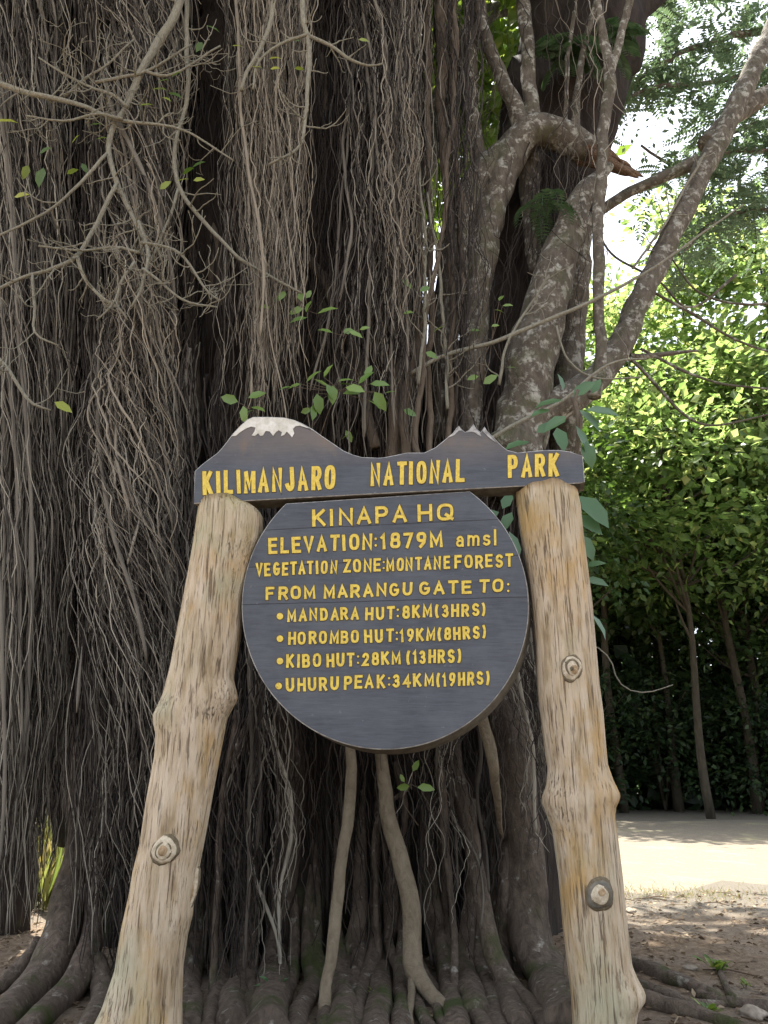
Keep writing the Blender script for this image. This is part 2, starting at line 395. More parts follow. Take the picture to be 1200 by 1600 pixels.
m, n, l, b, o = new_mat('pale_gravel')
v1 = mapping(n, l, (1, 1, 1)); f1 = noise(n, l, v1, .9, 5, .6, .3); f2 = noise(n, l, v1, 30, 6, .7); f3 = noise(n, l, v1, 5, 5, .7)
col = ramp(n, l, f2, [(.3, (.13, .11, .084)), (.7, (.225, .194, .15))])
col = mix(n, l, ramp(n, l, f3, [(.55, (0, 0, 0)), (.75, (.55, .55, .55))]), col, (.33, .29, .21))
col = mix(n, l, ramp(n, l, f1, [(.56, (0, 0, 0)), (.7, (.5, .5, .5))]), col, (.34, .33, .17))
l.new(col, b.inputs['Base Color']); b.inputs['Roughness'].default_value = .95; b.inputs['Specular IOR Level'].default_value = .15
bump(n, l, f2, .5, .02, b)
xs = np.linspace(-40, 60, 260)
near_e = 11.1 + .5 * np.sin(xs * .9 + 2) + .35 * np.sin(xs * 1.7) + .22 * np.sin(xs * 4.1 + 1) + .12 * np.sin(xs * 9.3)
far_e = 25.2 + .3 * np.sin(xs * 1.1 + 2) + .15 * np.sin(xs * 3.7)
rows = 16; VV = []
for t in np.linspace(0, 1, rows):
    y = near_e * (1 - t) + far_e * t
    VV.append(np.stack([xs, y, ground_z(xs, y) + .012 + .03 * math.sin(t * math.pi)], -1))
VV[0][:, 2] -= .02; VV[-1][:, 2] -= .02
V = np.array(VV).reshape(-1, 3); i = np.arange(rows - 1)[:, None] * 260; j = np.arange(259)[None, :]
Q = np.stack([i + j, i + j + 1, i + 261 + j, i + 260 + j], -1).reshape(-1, 4)
tag(mesh_obj('road', V, Q, m), kind='structure')

# ------------------------------------------------------------------ leaves
LEAF6 = np.array([(0, 0, 0), (.30, .22, .05), (.32, 0, 0), (.30, -.22, .05), (.70, .18, .03), (.70, -.18, .03), (.68, 0, -.02), (1, 0, -.10)], float)
LEAF6_T = np.array([(0, 2, 1), (0, 3, 2), (1, 2, 6), (1, 6, 4), (2, 3, 5), (2, 5, 6), (4, 6, 7), (6, 5, 7)])
LEAF4 = np.array([(0, 0, 0), (.45, .27, .06), (1, 0, -.06), (.45, -.27, .06), (.5, 0, -.01)], float)
LEAF4_T = np.array([(0, 4, 1), (4, 2, 1), (0, 3, 4), (4, 3, 2)])
def leaves(mb, P, D, L, roll=None, shape=LEAF6, T=LEAF6_T, wid=1.0, up=None):
    """P positions, D directions, L lengths: one leaf each"""
    P = np.asarray(P, float); D = np.asarray(D, float); k = len(P); L = np.broadcast_to(np.asarray(L, float), (k,))
    D = D / (np.linalg.norm(D, axis=1)[:, None] + 1e-9)
    U = np.tile((0, 0, 1.), (k, 1)) if up is None else np.asarray(up, float)
    U = U + rng.normal(0, .35 if roll is None else roll, (k, 3))
    S = np.cross(U, D); S /= np.linalg.norm(S, axis=1)[:, None] + 1e-9
    W = np.cross(D, S)
    sh = shape
    V = P[:, None] + L[:, None, None] * (sh[None, :, 0:1] * D[:, None] + wid * sh[None, :, 1:2] * S[:, None] + sh[None, :, 2:3] * W[:, None])
    TT = (np.arange(k) * len(sh))[:, None, None] + T[None]
    mb.add(V.reshape(-1, 3), None, TT.reshape(-1, 3))
def rand_dirs(k, down=.0, flat=1.0):
    d = rng.normal(0, 1, (k, 3)); d[:, 2] = d[:, 2] * flat - down
    return d / np.linalg.norm(d, axis=1)[:, None]

def crown_points(k, c, rad, nclump, csize, shell=.55):
    """leaf positions gathered in clumps spread through an ellipsoid, mostly near its outside"""
    d = rng.normal(0, 1, (nclump, 3)); d /= np.linalg.norm(d, axis=1)[:, None]
    rr = rng.uniform(shell, 1.05, nclump)[:, None]
    cc = np.array(c) + d * rr * np.array(rad)
    sz = csize * rng.uniform(.5, 1.4, nclump)
    w_ = sz ** 2; idx = rng.choice(nclump, k, p=w_ / w_.sum())
    off = rng.normal(0, 1, (k, 3)) * np.array((1, 1, .55)) * sz[idx][:, None] * .55
    return cc[idx] + off, cc, off

# ------------------------------------------------------------------ forest
def forest_tree(name, x, y, h, crown_r, crown_h, base, label, mat, leaf_len=.3, nl=5000, r0=.16, lean=0, dens_clumps=70, group='trees at the forest edge'):
    t = empty(name, (x, y, 0)); tag(t, label, 'tree', group)
    mb = MB(); zs = np.linspace(-.1, h * .86, 14)
    P = np.stack([x + lean * zs / h + .12 * np.sin(zs * .6 + x), y + .1 * np.sin(zs * .5 + y), zs], -1)
    tube(mb, P, np.linspace(r0 * 1.25, r0 * .3, 14), 9, .06)
    cz = base + crown_h / 2; cx = x + lean * .7
    cx = float(cx)
    pts, cc, off = crown_points(nl, (cx, y, cz), (crown_r, crown_r * .8, crown_h / 2), dens_clumps, crown_r * .34)
    for q in cc[::3]:
        a = P[int(np.clip(np.searchsorted(zs, max(base * .7, q[2] - crown_r * .6)), 0, 13))]
        mid = (a + q) / 2 + np.array((0, 0, -.25)); L = spline([(*a, .05), (*mid, .035), (*q, .012)], 7)
        tube(mb, L[:, :3], L[:, 3] * (1 + r0 * 2), 5, cap=False)
    mb.build('trunk', M['trunk_far'], t)
    lb = MB(); D = off * .8 + rand_dirs(nl, .3) * .5; leaf_len = leaf_len * rng.uniform(.75, 1.25)
    leaves(lb, pts, D, leaf_len * (1.3 if mat is f1 else 1.1) * rng.uniform(.45, 1.3, nl), .5, LEAF4, LEAF4_T, 1.15)
    lb.build('crown', mat, t, smooth=False)
    return t
f1, f2 = M['leaf_f1'], M['leaf_f2']
FT = [
 ('broadleaf_tree', 4.7, 24.6, 14, 3.4, 9, 5.5, 'unseen leafy tree added behind the fig to shade the far road edge', f2, .3, 7000, .2, .2),  # unseen tree, added for its shadow on the road
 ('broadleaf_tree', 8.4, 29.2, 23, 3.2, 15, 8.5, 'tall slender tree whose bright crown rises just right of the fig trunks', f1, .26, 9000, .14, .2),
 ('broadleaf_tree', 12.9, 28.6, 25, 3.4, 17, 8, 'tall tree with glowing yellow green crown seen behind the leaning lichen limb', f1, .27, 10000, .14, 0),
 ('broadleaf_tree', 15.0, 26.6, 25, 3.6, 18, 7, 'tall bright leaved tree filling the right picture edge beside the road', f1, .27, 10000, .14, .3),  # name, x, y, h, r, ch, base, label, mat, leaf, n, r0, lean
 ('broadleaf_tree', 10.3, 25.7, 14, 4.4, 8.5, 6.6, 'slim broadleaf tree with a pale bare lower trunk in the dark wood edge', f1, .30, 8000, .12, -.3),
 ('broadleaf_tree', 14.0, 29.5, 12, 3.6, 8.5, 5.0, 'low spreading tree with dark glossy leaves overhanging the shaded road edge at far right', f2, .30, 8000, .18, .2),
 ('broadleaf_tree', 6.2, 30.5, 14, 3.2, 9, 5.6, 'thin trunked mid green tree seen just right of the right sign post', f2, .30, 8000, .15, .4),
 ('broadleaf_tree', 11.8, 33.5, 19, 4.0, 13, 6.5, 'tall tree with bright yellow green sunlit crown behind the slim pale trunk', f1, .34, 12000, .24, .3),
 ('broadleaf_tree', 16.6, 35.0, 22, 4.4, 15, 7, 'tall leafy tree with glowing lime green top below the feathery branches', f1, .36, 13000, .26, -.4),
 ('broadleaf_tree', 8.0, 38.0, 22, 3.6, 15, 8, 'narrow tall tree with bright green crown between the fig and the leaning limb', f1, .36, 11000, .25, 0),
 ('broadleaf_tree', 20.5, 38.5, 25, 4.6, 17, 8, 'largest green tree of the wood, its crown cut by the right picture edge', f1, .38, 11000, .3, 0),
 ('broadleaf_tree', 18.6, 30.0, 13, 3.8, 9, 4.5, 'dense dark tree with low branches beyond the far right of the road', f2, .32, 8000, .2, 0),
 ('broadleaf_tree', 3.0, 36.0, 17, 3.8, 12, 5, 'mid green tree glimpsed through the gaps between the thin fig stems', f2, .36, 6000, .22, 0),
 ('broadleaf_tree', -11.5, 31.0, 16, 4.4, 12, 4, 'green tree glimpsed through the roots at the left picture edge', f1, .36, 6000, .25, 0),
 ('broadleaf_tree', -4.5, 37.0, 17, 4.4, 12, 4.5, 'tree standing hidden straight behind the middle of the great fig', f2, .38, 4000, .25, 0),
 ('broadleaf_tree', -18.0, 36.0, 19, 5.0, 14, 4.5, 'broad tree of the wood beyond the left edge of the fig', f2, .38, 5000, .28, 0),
]
for a in FT: forest_tree(*a)
# bare slim trunks in the dark under-storey
for k, (px, y, h, r, lab) in enumerate([
                                       (1034, 30.0, 9, .16, 'darker reddish trunk in deep shade, left of the slender olive trunk')]):
    x = (px - 600) / F * y * 1.0
    forest_tree('understorey_tree', x, y, h, 1.8, 3.4, 6.2, lab, f2, .28, 2200, r, -.25 + .1 * k, 30, 'slim trees in the shade')
M['leaf_w'] = leaf_mat('deep_shade_leaf', [(0, (.010, .022, .008)), (.7, (.022, .042, .014)), (1, (.04, .062, .018))], [(0, (.06, .12, .015)), (1, (.12, .2, .02))], .15, .5, .3)  # leaf colour darkened to carry the shade under the trees
# under-storey bushes
def bush(x, y, h, r, label, mat, nl=2600, leaf=.26):
    t = empty('forest_bush', (x, y, 0)); tag(t, label, 'bush', 'bushes under the forest trees')
    mb = MB()
    for q in range(6):
        a = rng.uniform(0, 6.28); e = np.array((x + math.cos(a) * r * .7, y + math.sin(a) * r * .6, h * rng.uniform(.6, .95)))
        L = spline([(x, y, -.05, .04), (*(np.array((x, y, h * .4)) * .6 + e * .4), .03), (*e, .01)], 8); tube(mb, L[:, :3], L[:, 3], 5, cap=False)
    mb.build('stem', M['trunk_far'], t)
    pts, cc, off = crown_points(nl, (x, y, h * .52), (r, r * .8, h * .5), 40, r * .36, .2)
    pts[:, 2] = np.abs(pts[:, 2]) + .03
    lb = MB(); leaves(lb, pts, off + rand_dirs(nl, .2) * .5, leaf * rng.uniform(.6, 1.3, nl), .5, LEAF4, LEAF4_T)
    lb.build('foliage', mat, t, smooth=False)
for a in [(7.2, 29.4, 4.8, 2.6, 'dark bush in the shade beyond the road just right of the right post'),
          (10.4, 30.4, 5.2, 2.8, 'rounded dark bush beyond the road, behind the slender olive trunk'),
          (13.6, 29.6, 4.6, 3.0, 'spreading dark bush in the shade beyond the road by the right picture edge'),
          (16.8, 28.2, 4.6, 2.6, 'tall dark bush beyond the road outside the right picture edge'),
          (4.2, 28.6, 4.2, 2.4, 'dark bush hidden behind the right sign post'),
          (-8.5, 27.5, 2.8, 2.4, 'leafy bush glimpsed through the hole in the root curtain'),
          (-13.5, 28.5, 3.2, 2.6, 'leafy bush beyond the left edge of the root curtain')]:
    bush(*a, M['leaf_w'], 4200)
# deep wood: one mass
lb = MB(); k = 70000
P = np.stack([rng.uniform(-40, 46, k), rng.uniform(30.5, 50, k), np.abs(rng.normal(0, 1, k)) * 7.5], -1)
P[:, 2] *= np.clip((P[:, 1] - 25) / 13, .5, 1.6)
leaves(lb, P, rand_dirs(k, .3), .8 * rng.uniform(.5, 1.3, k), .6, LEAF4, LEAF4_T, 1.4)
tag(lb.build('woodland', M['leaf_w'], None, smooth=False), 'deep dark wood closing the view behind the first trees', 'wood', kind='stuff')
# wooded slope backdrop, added to block bright sky in the low gaps
hx = np.linspace(-160, 160, 90); hy = np.linspace(0, 1, 24); V = []
for t in hy:
    for x in hx: V.append((x, 54 + t * 150, -1 + 40 * (1 - math.cos(t * math.pi * .5)) * 0 + 34 * math.sin(t * 1.5) ** 1.2 * (.75 + .25 * math.sin(x * .035 + 1)) + 1.2 * math.sin(x * .4) * math.sin(t * 40)))
i_ = np.arange(23)[:, None] * 90; j_ = np.arange(89)[None, :]
tag(mesh_obj('backdrop_hills', V, np.stack([i_ + j_, i_ + j_ + 1, i_ + 91 + j_, i_ + 90 + j_], -1).reshape(-1, 4), simple_noise_mat('wooded_slope', (.018, .035, .010), (.06, .10, .025), 1.3, 1, .1, 1)), kind='structure')

# ------------------------------------------------------------------ the strangler fig
fig = empty('strangler_fig', (-.6, 7.4, 0))
tag(fig, 'huge strangler fig wrapped in curtains of hanging aerial roots behind the sign', 'tree')

# core trunks
mb = MB()
def column(nodes, Y, k=36, flute=.16, lump=.1):
    P, r = pxpath(nodes, Y, 70, .03); tube(mb, P, r, k, lump, flute)
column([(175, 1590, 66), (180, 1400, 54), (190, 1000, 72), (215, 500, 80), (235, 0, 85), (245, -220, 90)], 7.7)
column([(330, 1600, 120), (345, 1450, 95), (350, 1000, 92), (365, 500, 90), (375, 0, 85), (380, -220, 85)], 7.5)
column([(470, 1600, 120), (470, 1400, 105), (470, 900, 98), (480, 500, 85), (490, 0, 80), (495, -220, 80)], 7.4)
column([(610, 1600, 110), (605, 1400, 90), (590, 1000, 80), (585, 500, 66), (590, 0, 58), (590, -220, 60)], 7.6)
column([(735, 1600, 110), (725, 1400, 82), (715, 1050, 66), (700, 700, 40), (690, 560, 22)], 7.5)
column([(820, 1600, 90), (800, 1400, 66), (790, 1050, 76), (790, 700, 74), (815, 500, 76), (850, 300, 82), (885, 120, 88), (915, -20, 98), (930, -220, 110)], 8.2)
column([(112, 1325, 16), (112, 1270, 34), (112, 1000, 52), (112, 500, 60), (112, 0, 66), (112, -220, 70)], 8.0, 24)  # backing column added so the gap behind the roots stays dark
column([(10, 1500, 30), (10, 1300, 40), (5, 900, 60), (0, 400, 60), (-10, -220, 70)], 8.2, 24)  # second added backing column, closes the bright gap at left
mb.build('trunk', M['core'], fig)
def part(name, nodes, Y, mat, k=12, lump=.08, wob=.008, flute=0., rs=1.0, parent=None):
    b_ = MB(); P, r = pxpath(nodes, Y, None, wob, rs); tube(b_, P, r, k, lump, flute or (.07 if name == 'prop_root' else 0))
    return b_.build(name, M[mat], parent or fig)

# limbs with lichen, upper right
L1 = [(733, 700, 20), (735, 640, 20), (738, 560, 22), (742, 470, 23), (755, 390, 24), (768, 330, 23), (786, 270, 24), (806, 228, 26), (836, 206, 26), (870, 212, 24), (905, 228, 24), (925, 238, 22)]
limb_main = part('limb', L1, 7.1, 'limb', 16, .10)
b_ = MB(); P, r = pxpath([(912, 232, 23), (930, 241, 20), (948, 250, 15), (958, 255, 5)], 7.1, 12, .01); tube(b_, P, r, 14, .2, .2)
for k in range(15):          # splintered end
    o1, o2 = rng.uniform(-17, 17), rng.uniform(-.1, .1); ln_ = rng.uniform(40, 88)
    P, r = pxpath([(920, 236 + o1, 10, 7.1 + o2), (920 + ln_ * .55, 236 + o1 * .8 + ln_ * .26, rng.uniform(5, 9), 7.1 + o2), (920 + ln_ * .86, 236 + o1 * .75 + ln_ * .40, rng.uniform(3, 7), 7.1 + o2), (920 + ln_, 236 + o1 * .7 + ln_ * .47, .8, 7.1 + o2 * .6)], 7.1, 12, .004); tube(b_, P, r, 5, .2)
b_.build('broken_stub', M['stub'], limb_main)
for nodes, Y in [
  ([(688, 690, 15), (690, 600, 16), (695, 500, 19), (705, 420, 24), (722, 340, 28), (750, 285, 28), (780, 250, 26), (805, 226, 20)], 7.15),
  ([(818, 205, 15), (805, 165, 13), (785, 125, 11), (765, 75, 10), (752, 30, 9), (748, -40, 9), (745, -160, 9)], 7.05),
  ([(832, 200, 15), (827, 140, 12), (825, 80, 11), (818, 0, 11), (812, -150, 11)], 7.1),
  ([(752, 262, 13), (741, 210, 12), (735, 150, 12), (735, 60, 11), (738, -20, 10), (740, -160, 10)], 7.2),
  ([(832, 225, 18), (826, 265, 17), (828, 310, 16), (836, 360, 17), (842, 430, 16)], 7.4),
  ([(898, 215, 8), (902, 150, 6), (908, 95, 5), (924, 30, 5), (938, -30, 5), (955, -150, 5)], 7.1),
  ([(885, 205, 4), (884, 160, 3.5), (888, 90, 3.5), (896, 20, 3)], 7.0),
  ([(930, 620, 11), (938, 540, 9), (935, 440, 9), (936, 320, 9), (944, 200, 9), (953, 105, 9), (938, 40, 6), (930, -60, 5), (925, -160, 5)], 6.6),
  ([(952, 115, 7), (972, 50, 6), (985, -10, 6), (1000, -140, 6)], 6.6),
  ([(952, 258, 7), (936, 276, 11), (908, 312, 19), (888, 360, 25), (862, 440, 32), (840, 520, 38), (826, 600, 40), (812, 680, 42), (800, 780, 46)], 6.95),
  ([(1260, -60, 13, 8.0), (1200, 60, 14, 7.8), (1150, 165, 15.5, 7.6), (1092, 280, 16.5, 7.5), (1045, 375, 17, 7.4), (1000, 470, 18, 7.3), (950, 570, 21, 7.2), (890, 622, 25, 7.0), (830, 662, 23, 6.9), (775, 700, 24, 6.8)], 7.2),
  ([(1092, 250, 9, 7.55), (1040, 275, 9, 7.6), (985, 300, 8, 7.7), (930, 335, 8, 7.8), (900, 365, 7, 7.9)], 7.5),
  ([(1100, 225, 13, 7.55), (1150, 180, 13, 7.8), (1210, 142, 14, 8.0), (1290, 110, 14, 8.3)], 7.5),
  ([(905, 340, 20), (900, 420, 22), (893, 520, 22), (885, 620, 24), (880, 740, 26)], 7.6)]:
    part('limb', nodes, Y, 'limb', 12 if nodes[2][2] < 14 else 16, .10)
# thin upright stems, right of the curtains
for nodes, Y in [
  ([(632, 720, 8), (632, 640, 8), (645, 570, 6), (655, 480, 5.5), (652, 300, 5), (646, 150, 5), (640, 0, 5), (636, -180, 5)], 6.6),
  ([(672, 720, 5), (670, 600, 5), (674, 430, 5), (668, 250, 5), (668, 100, 6), (662, -180, 6)], 6.7),
  ([(700, 720, 5), (704, 600, 4.5), (706, 450, 4.5), (698, 300, 6), (690, 180, 8), (690, 60, 9), (684, -180, 9)], 6.8),
  ([(655, 720, 5), (650, 660, 5), (662, 560, 4), (668, 470, 4), (690, 380, 3.5), (700, 250, 3.5), (712, 100, 3.5), (708, -180, 4)], 6.5),
  ([(715, 720, 4), (712, 560, 4), (722, 420, 4), (716, 300, 5), (708, 150, 7), (705, -180, 8)], 6.95),
  ([(585, 700, 9), (575, 640, 9), (555, 560, 8), (530, 490, 8), (500, 430, 8), (478, 400, 7)], 6.7),
  ([(500, 560, 8), (505, 440, 9), (502, 330, 10), (510, 250, 9), (505, 100, 9), (500, -180, 9)], 6.8),
  ([(612, 720, 12), (620, 660, 12), (618, 600, 9), (625, 560, 6)], 6.7),
  ([(25, 340, 9), (18, 260, 8), (10, 180, 8), (2, 60, 8), (-10, -160, 8)], 6.4),
  ([(300, 720, 16), (300, 640, 17), (300, 540, 15), (298, 440, 14), (300, 300, 12)], 6.9),
  ([(360, 600, 22), (355, 500, 26), (345, 420, 26), (330, 340, 22), (322, 240, 18)], 7.0)]:
    part('stem', nodes, Y, 'stem', 9, .08, .012)
# slim crossing twigs, right
for nodes, Y in [([(640, 585, 4), (700, 553, 4), (770, 535, 4), (850, 502, 4), (930, 468, 3.5), (1010, 425, 2.5), (1090, 370, 2), (1160, 320, 1.5)], 6.5),
                 ([(760, 690, 4), (820, 655, 4), (880, 625, 3), (950, 570, 2.5), (1010, 560, 2)], 6.2),
                 ([(870, 510, 2), (885, 560, 2), (930, 590, 2), (1000, 590, 1.5)], 6.5),
                 ([(1000, 545, 4), (1060, 575, 4), (1130, 600, 3), (1230, 610, 2.5)], 7.2),
                 ([(985, 555, 6), (1010, 556, 7), (1050, 552, 6), (1090, 548, 3)], 7.2),
                 ([(985, 560, 5), (1020, 595, 4.5), (1060, 640, 4), (1110, 665, 3), (1210, 645, 2)], 7.2),
                 ([(1150, 430, 4), (1080, 480, 3), (1030, 440, 3), (960, 400, 3), (930, 350, 3)], 7.6),
                 ([(1240, 470, 4), (1160, 475, 3.5), (1090, 455, 3), (1040, 390, 2)], 7.6),
                 ([(1230, 560, 3), (1150, 530, 3.5), (1080, 490, 4), (1020, 455, 4)], 7.4),
                 ([(905, 1000, 1.4), (938, 1014, 1.3), (956, 1033, 1.3), (963, 1055, 1.3), (980, 1076, 1.2), (1010, 1082, 1.1), (1050, 1070, .8)], 5.8)]:
    part('branch', nodes, Y, 'twig' if Y < 7 else 'limb', 7, .06, .006, 0, .85 if Y < 7 else .6)

# prop roots
PR = [
  ('proot', 6.0, [(546, 1120, 7, 6.2), (547, 1230, 8.5, 6.1), (540, 1310, 9.5, 6.0), (528, 1400, 9.5, 5.9), (518, 1480, 9.5, 5.8), (509, 1540, 9, 5.7), (510, 1590, 11, 5.62), (508, 1625, 12, 5.5)]),
  ('proot', 6.1, [(590, 1120, 9, 6.4), (597, 1200, 10, 6.3), (605, 1260, 12, 6.25), (622, 1330, 14, 6.2), (638, 1400, 14, 6.15), (644, 1470, 14, 6.1), (648, 1515, 16, 6.0), (672, 1550, 12, 5.85), (700, 1580, 11, 5.7), (735, 1620, 11, 5.5)]),
  ('proot', 6.1, [(646, 1505, 9, 6.0), (643, 1540, 6, 5.9), (643, 1600, 5, 5.7)]),
  ('root', 6.3, [(688, 1200, 6), (692, 1260, 6.5), (698, 1320, 6), (704, 1390, 5), (708, 1470, 5.5), (712, 1560, 6.5)]),
  ('root', 6.3, [(700, 1120, 12, 6.6), (715, 1220, 12, 6.5), (735, 1290, 13, 6.45), (743, 1350, 13, 6.4), (755, 1430, 13, 6.3), (772, 1490, 15, 6.2), (800, 1545, 17, 6.0), (850, 1600, 19, 5.7), (880, 1640, 20, 5.5)]),
  ('root', 6.6, [(780, 1050, 28, 6.9), (797, 1160, 28, 6.8), (810, 1250, 30, 6.75), (818, 1340, 32, 6.7), (820, 1420, 32, 6.6), (830, 1480, 30, 6.45), (852, 1530, 25, 6.2), (885, 1580, 22, 5.9), (920, 1640, 22, 5.6)]),
  ('root', 6.9, [(800, 1080, 18), (816, 1200, 18), (824, 1330, 18), (834, 1440, 23), (850, 1510, 32, 6.8), (872, 1560, 42, 6.6), (895, 1620, 50, 6.4)]),
  ('root', 6.5, [(640, 1230, 3.5), (588, 1280, 3), (589, 1400, 4), (588, 1500, 4.5), (586, 1560, 5)]),
  ('root', 6.1, [(372, 1110, 6), (355, 1200, 5), (344, 1300, 5), (337, 1420, 5), (334, 1540, 6), (330, 1610, 7, 5.7)]),
  ('root', 6.6, [(566, 1250, 5, 6.9), (564, 1350, 10, 6.7), (558, 1440, 14), (545, 1500, 17), (537, 1545, 20, 6.3), (535, 1600, 26, 6.0), (535, 1650, 32, 5.8)]),
  ('root', 6.3, [(128, 1080, 6, 7.3), (124, 1200, 10, 7.0), (119, 1300, 14, 6.8), (112, 1370, 20, 6.7), (104, 1430, 27, 6.55), (86, 1490, 33, 6.3), (52, 1548, 32, 6.0), (5, 1595, 28, 5.7), (-60, 1640, 24, 5.5)]),
  ('root', 6.2, [(150, 1400, 10, 6.6), (146, 1460, 17, 6.4), (128, 1515, 21, 6.1), (95, 1560, 22, 5.85), (45, 1610, 22, 5.55), (0, 1660, 20, 5.3)]),
  ('root', 6.2, [(150, 1500, 14, 6.2), (160, 1560, 18, 5.9), (130, 1620, 20, 5.5)]),
  ('root', 6.6, [(60, 1470, 8, 6.5), (35, 1510, 12, 6.2), (0, 1540, 12, 6.0), (-50, 1570, 10, 5.9)]),
  ('root', 6.8, [(440, 1080, 22), (452, 1200, 24), (450, 1300, 24), (440, 1400, 22), (432, 1490, 24), (424, 1560, 30, 6.5), (415, 1620, 38, 6.2)]),
  ('root', 6.7, [(662, 1230, 10), (668, 1340, 12), (680, 1430, 14), (692, 1500, 15), (706, 1560, 18, 6.4), (715, 1620, 22, 6.1)]),
  ('root', 6.7, [(618, 1280, 5, 6.9), (614, 1370, 8), (610, 1440, 10), (600, 1500, 14), (592, 1560, 20, 6.4), (585, 1640, 26, 6.1)]),
  ('root', 6.9, [(392, 1100, 5, 7.0), (390, 1250, 13), (392, 1350, 15), (385, 1450, 16), (372, 1530, 22, 6.6), (360, 1610, 28, 6.3)]),
  ('root', 6.6, [(742, 1250, 5, 6.8), (738, 1330, 8), (735, 1390, 10), (730, 1460, 13), (728, 1520, 18, 6.4), (745, 1590, 24, 6.0)]),
  ('root', 6.6, [(792, 1280, 5, 6.8), (790, 1380, 10), (788, 1430, 14), (782, 1490, 17), (790, 1550, 20, 6.2), (810, 1610, 24, 5.8)]),
  ('proot', 6.1, [(735, 1020, 9), (750, 1110, 9), (762, 1160, 9), (770, 1200, 8), (778, 1250, 6, 6.3), (784, 1310, 3, 6.6)]),
  ('root', 6.1, [(420, 1020, 7), (404, 1080, 7), (388, 1130, 7), (374, 1160, 6), (366, 1200, 5)]),
  ('root', 6.5, [(615, 1190, 6), (628, 1230, 6), (635, 1270, 5), (625, 1330, 4)]),
  ('root', 6.2, [(290, 1480, 10, 6.4), (298, 1540, 14, 6.1), (300, 1610, 20, 5.8)]),
]
q_ = random.Random(5)
for k in range(24):        # flares spreading from the foot of the tree
    x0 = 215 + k * 26 + q_.uniform(-12, 12); dx = (x0 - 520) * .16 + q_.uniform(-34, 34); w0 = q_.uniform(7, 15)
    PR.append((q_.choice(['root', 'root', 'root', 'proot']) if k % 7 == 0 else 'root', 6.6,
      [(x0 - dx * .3, q_.uniform(1180, 1330), 4, 6.95), (x0 - dx * .1, 1420, w0 * .7, 6.75), (x0 + dx * .1, 1490, w0, 6.55), (x0 + dx * .5 + q_.uniform(-8, 8), 1545, w0 * 1.25, 6.25), (x0 + dx * 1.2 + q_.uniform(-14, 14), 1600, w0 * 1.3, 5.8), (x0 + dx * 2.1, 1668, w0 * 1.2, 5.25)]))
def grounded(nodes, Y):
    out = []
    for nd in nodes:
        y = nd[3] if len(nd) > 3 else Y
        if nd[1] > 1430:
            v = (800 - nd[1]) / F; t = -(CAM_Z - .03) / (SP + v * CP); y = min(y, t * (CP - v * SP) - .02)
        out.append((nd[0], nd[1], nd[2], y))
    return out
PR = [(m_, Y, grounded(nd, Y)) for m_, Y, nd in PR]
for mat, Y, nodes in PR: part('prop_root', nodes, Y, mat, 14, .09, .008)
# roots running over the ground at right
def ground_pt(px, py, lift=0.):
    u, v = (px - 600) / F, (800 - py) / F
    dz = SP + v * CP; t = -(CAM_Z - lift) / dz
    return np.array((u * t, t * (CP - v * SP), lift))
for nodes in [[(930, 1490, .09), (985, 1516, .085), (1040, 1535, .075), (1095, 1556, .06), (1135, 1574, .035)],
              [(900, 1530, .10), (985, 1548, .07), (1040, 1566, .06), (1090, 1575, .05), (1140, 1572, .03)],
              [(900, 1560, .11), (990, 1578, .085), (1060, 1590, .07), (1130, 1606, .055), (1220, 1630, .04)],
              [(1120, 1508, .02), (1130, 1535, .03), (1150, 1568, .035), (1210, 1590, .03)],
              [(1090, 1560, .04), (1150, 1575, .05), (1220, 1580, .045)]]:
    A = []
    for px, py, r_ in nodes:
        p = ground_pt(px, py); p[2] = ground_z(p[0], p[1]) + r_ * .35; A.append((*p, r_))
    S = spline(A, 30); S[:, 3] *= .8; b_ = MB(); tube(b_, S[:, :3], S[:, 3], 12, .2, .08); b_.build('surface_root', M['root'], fig)

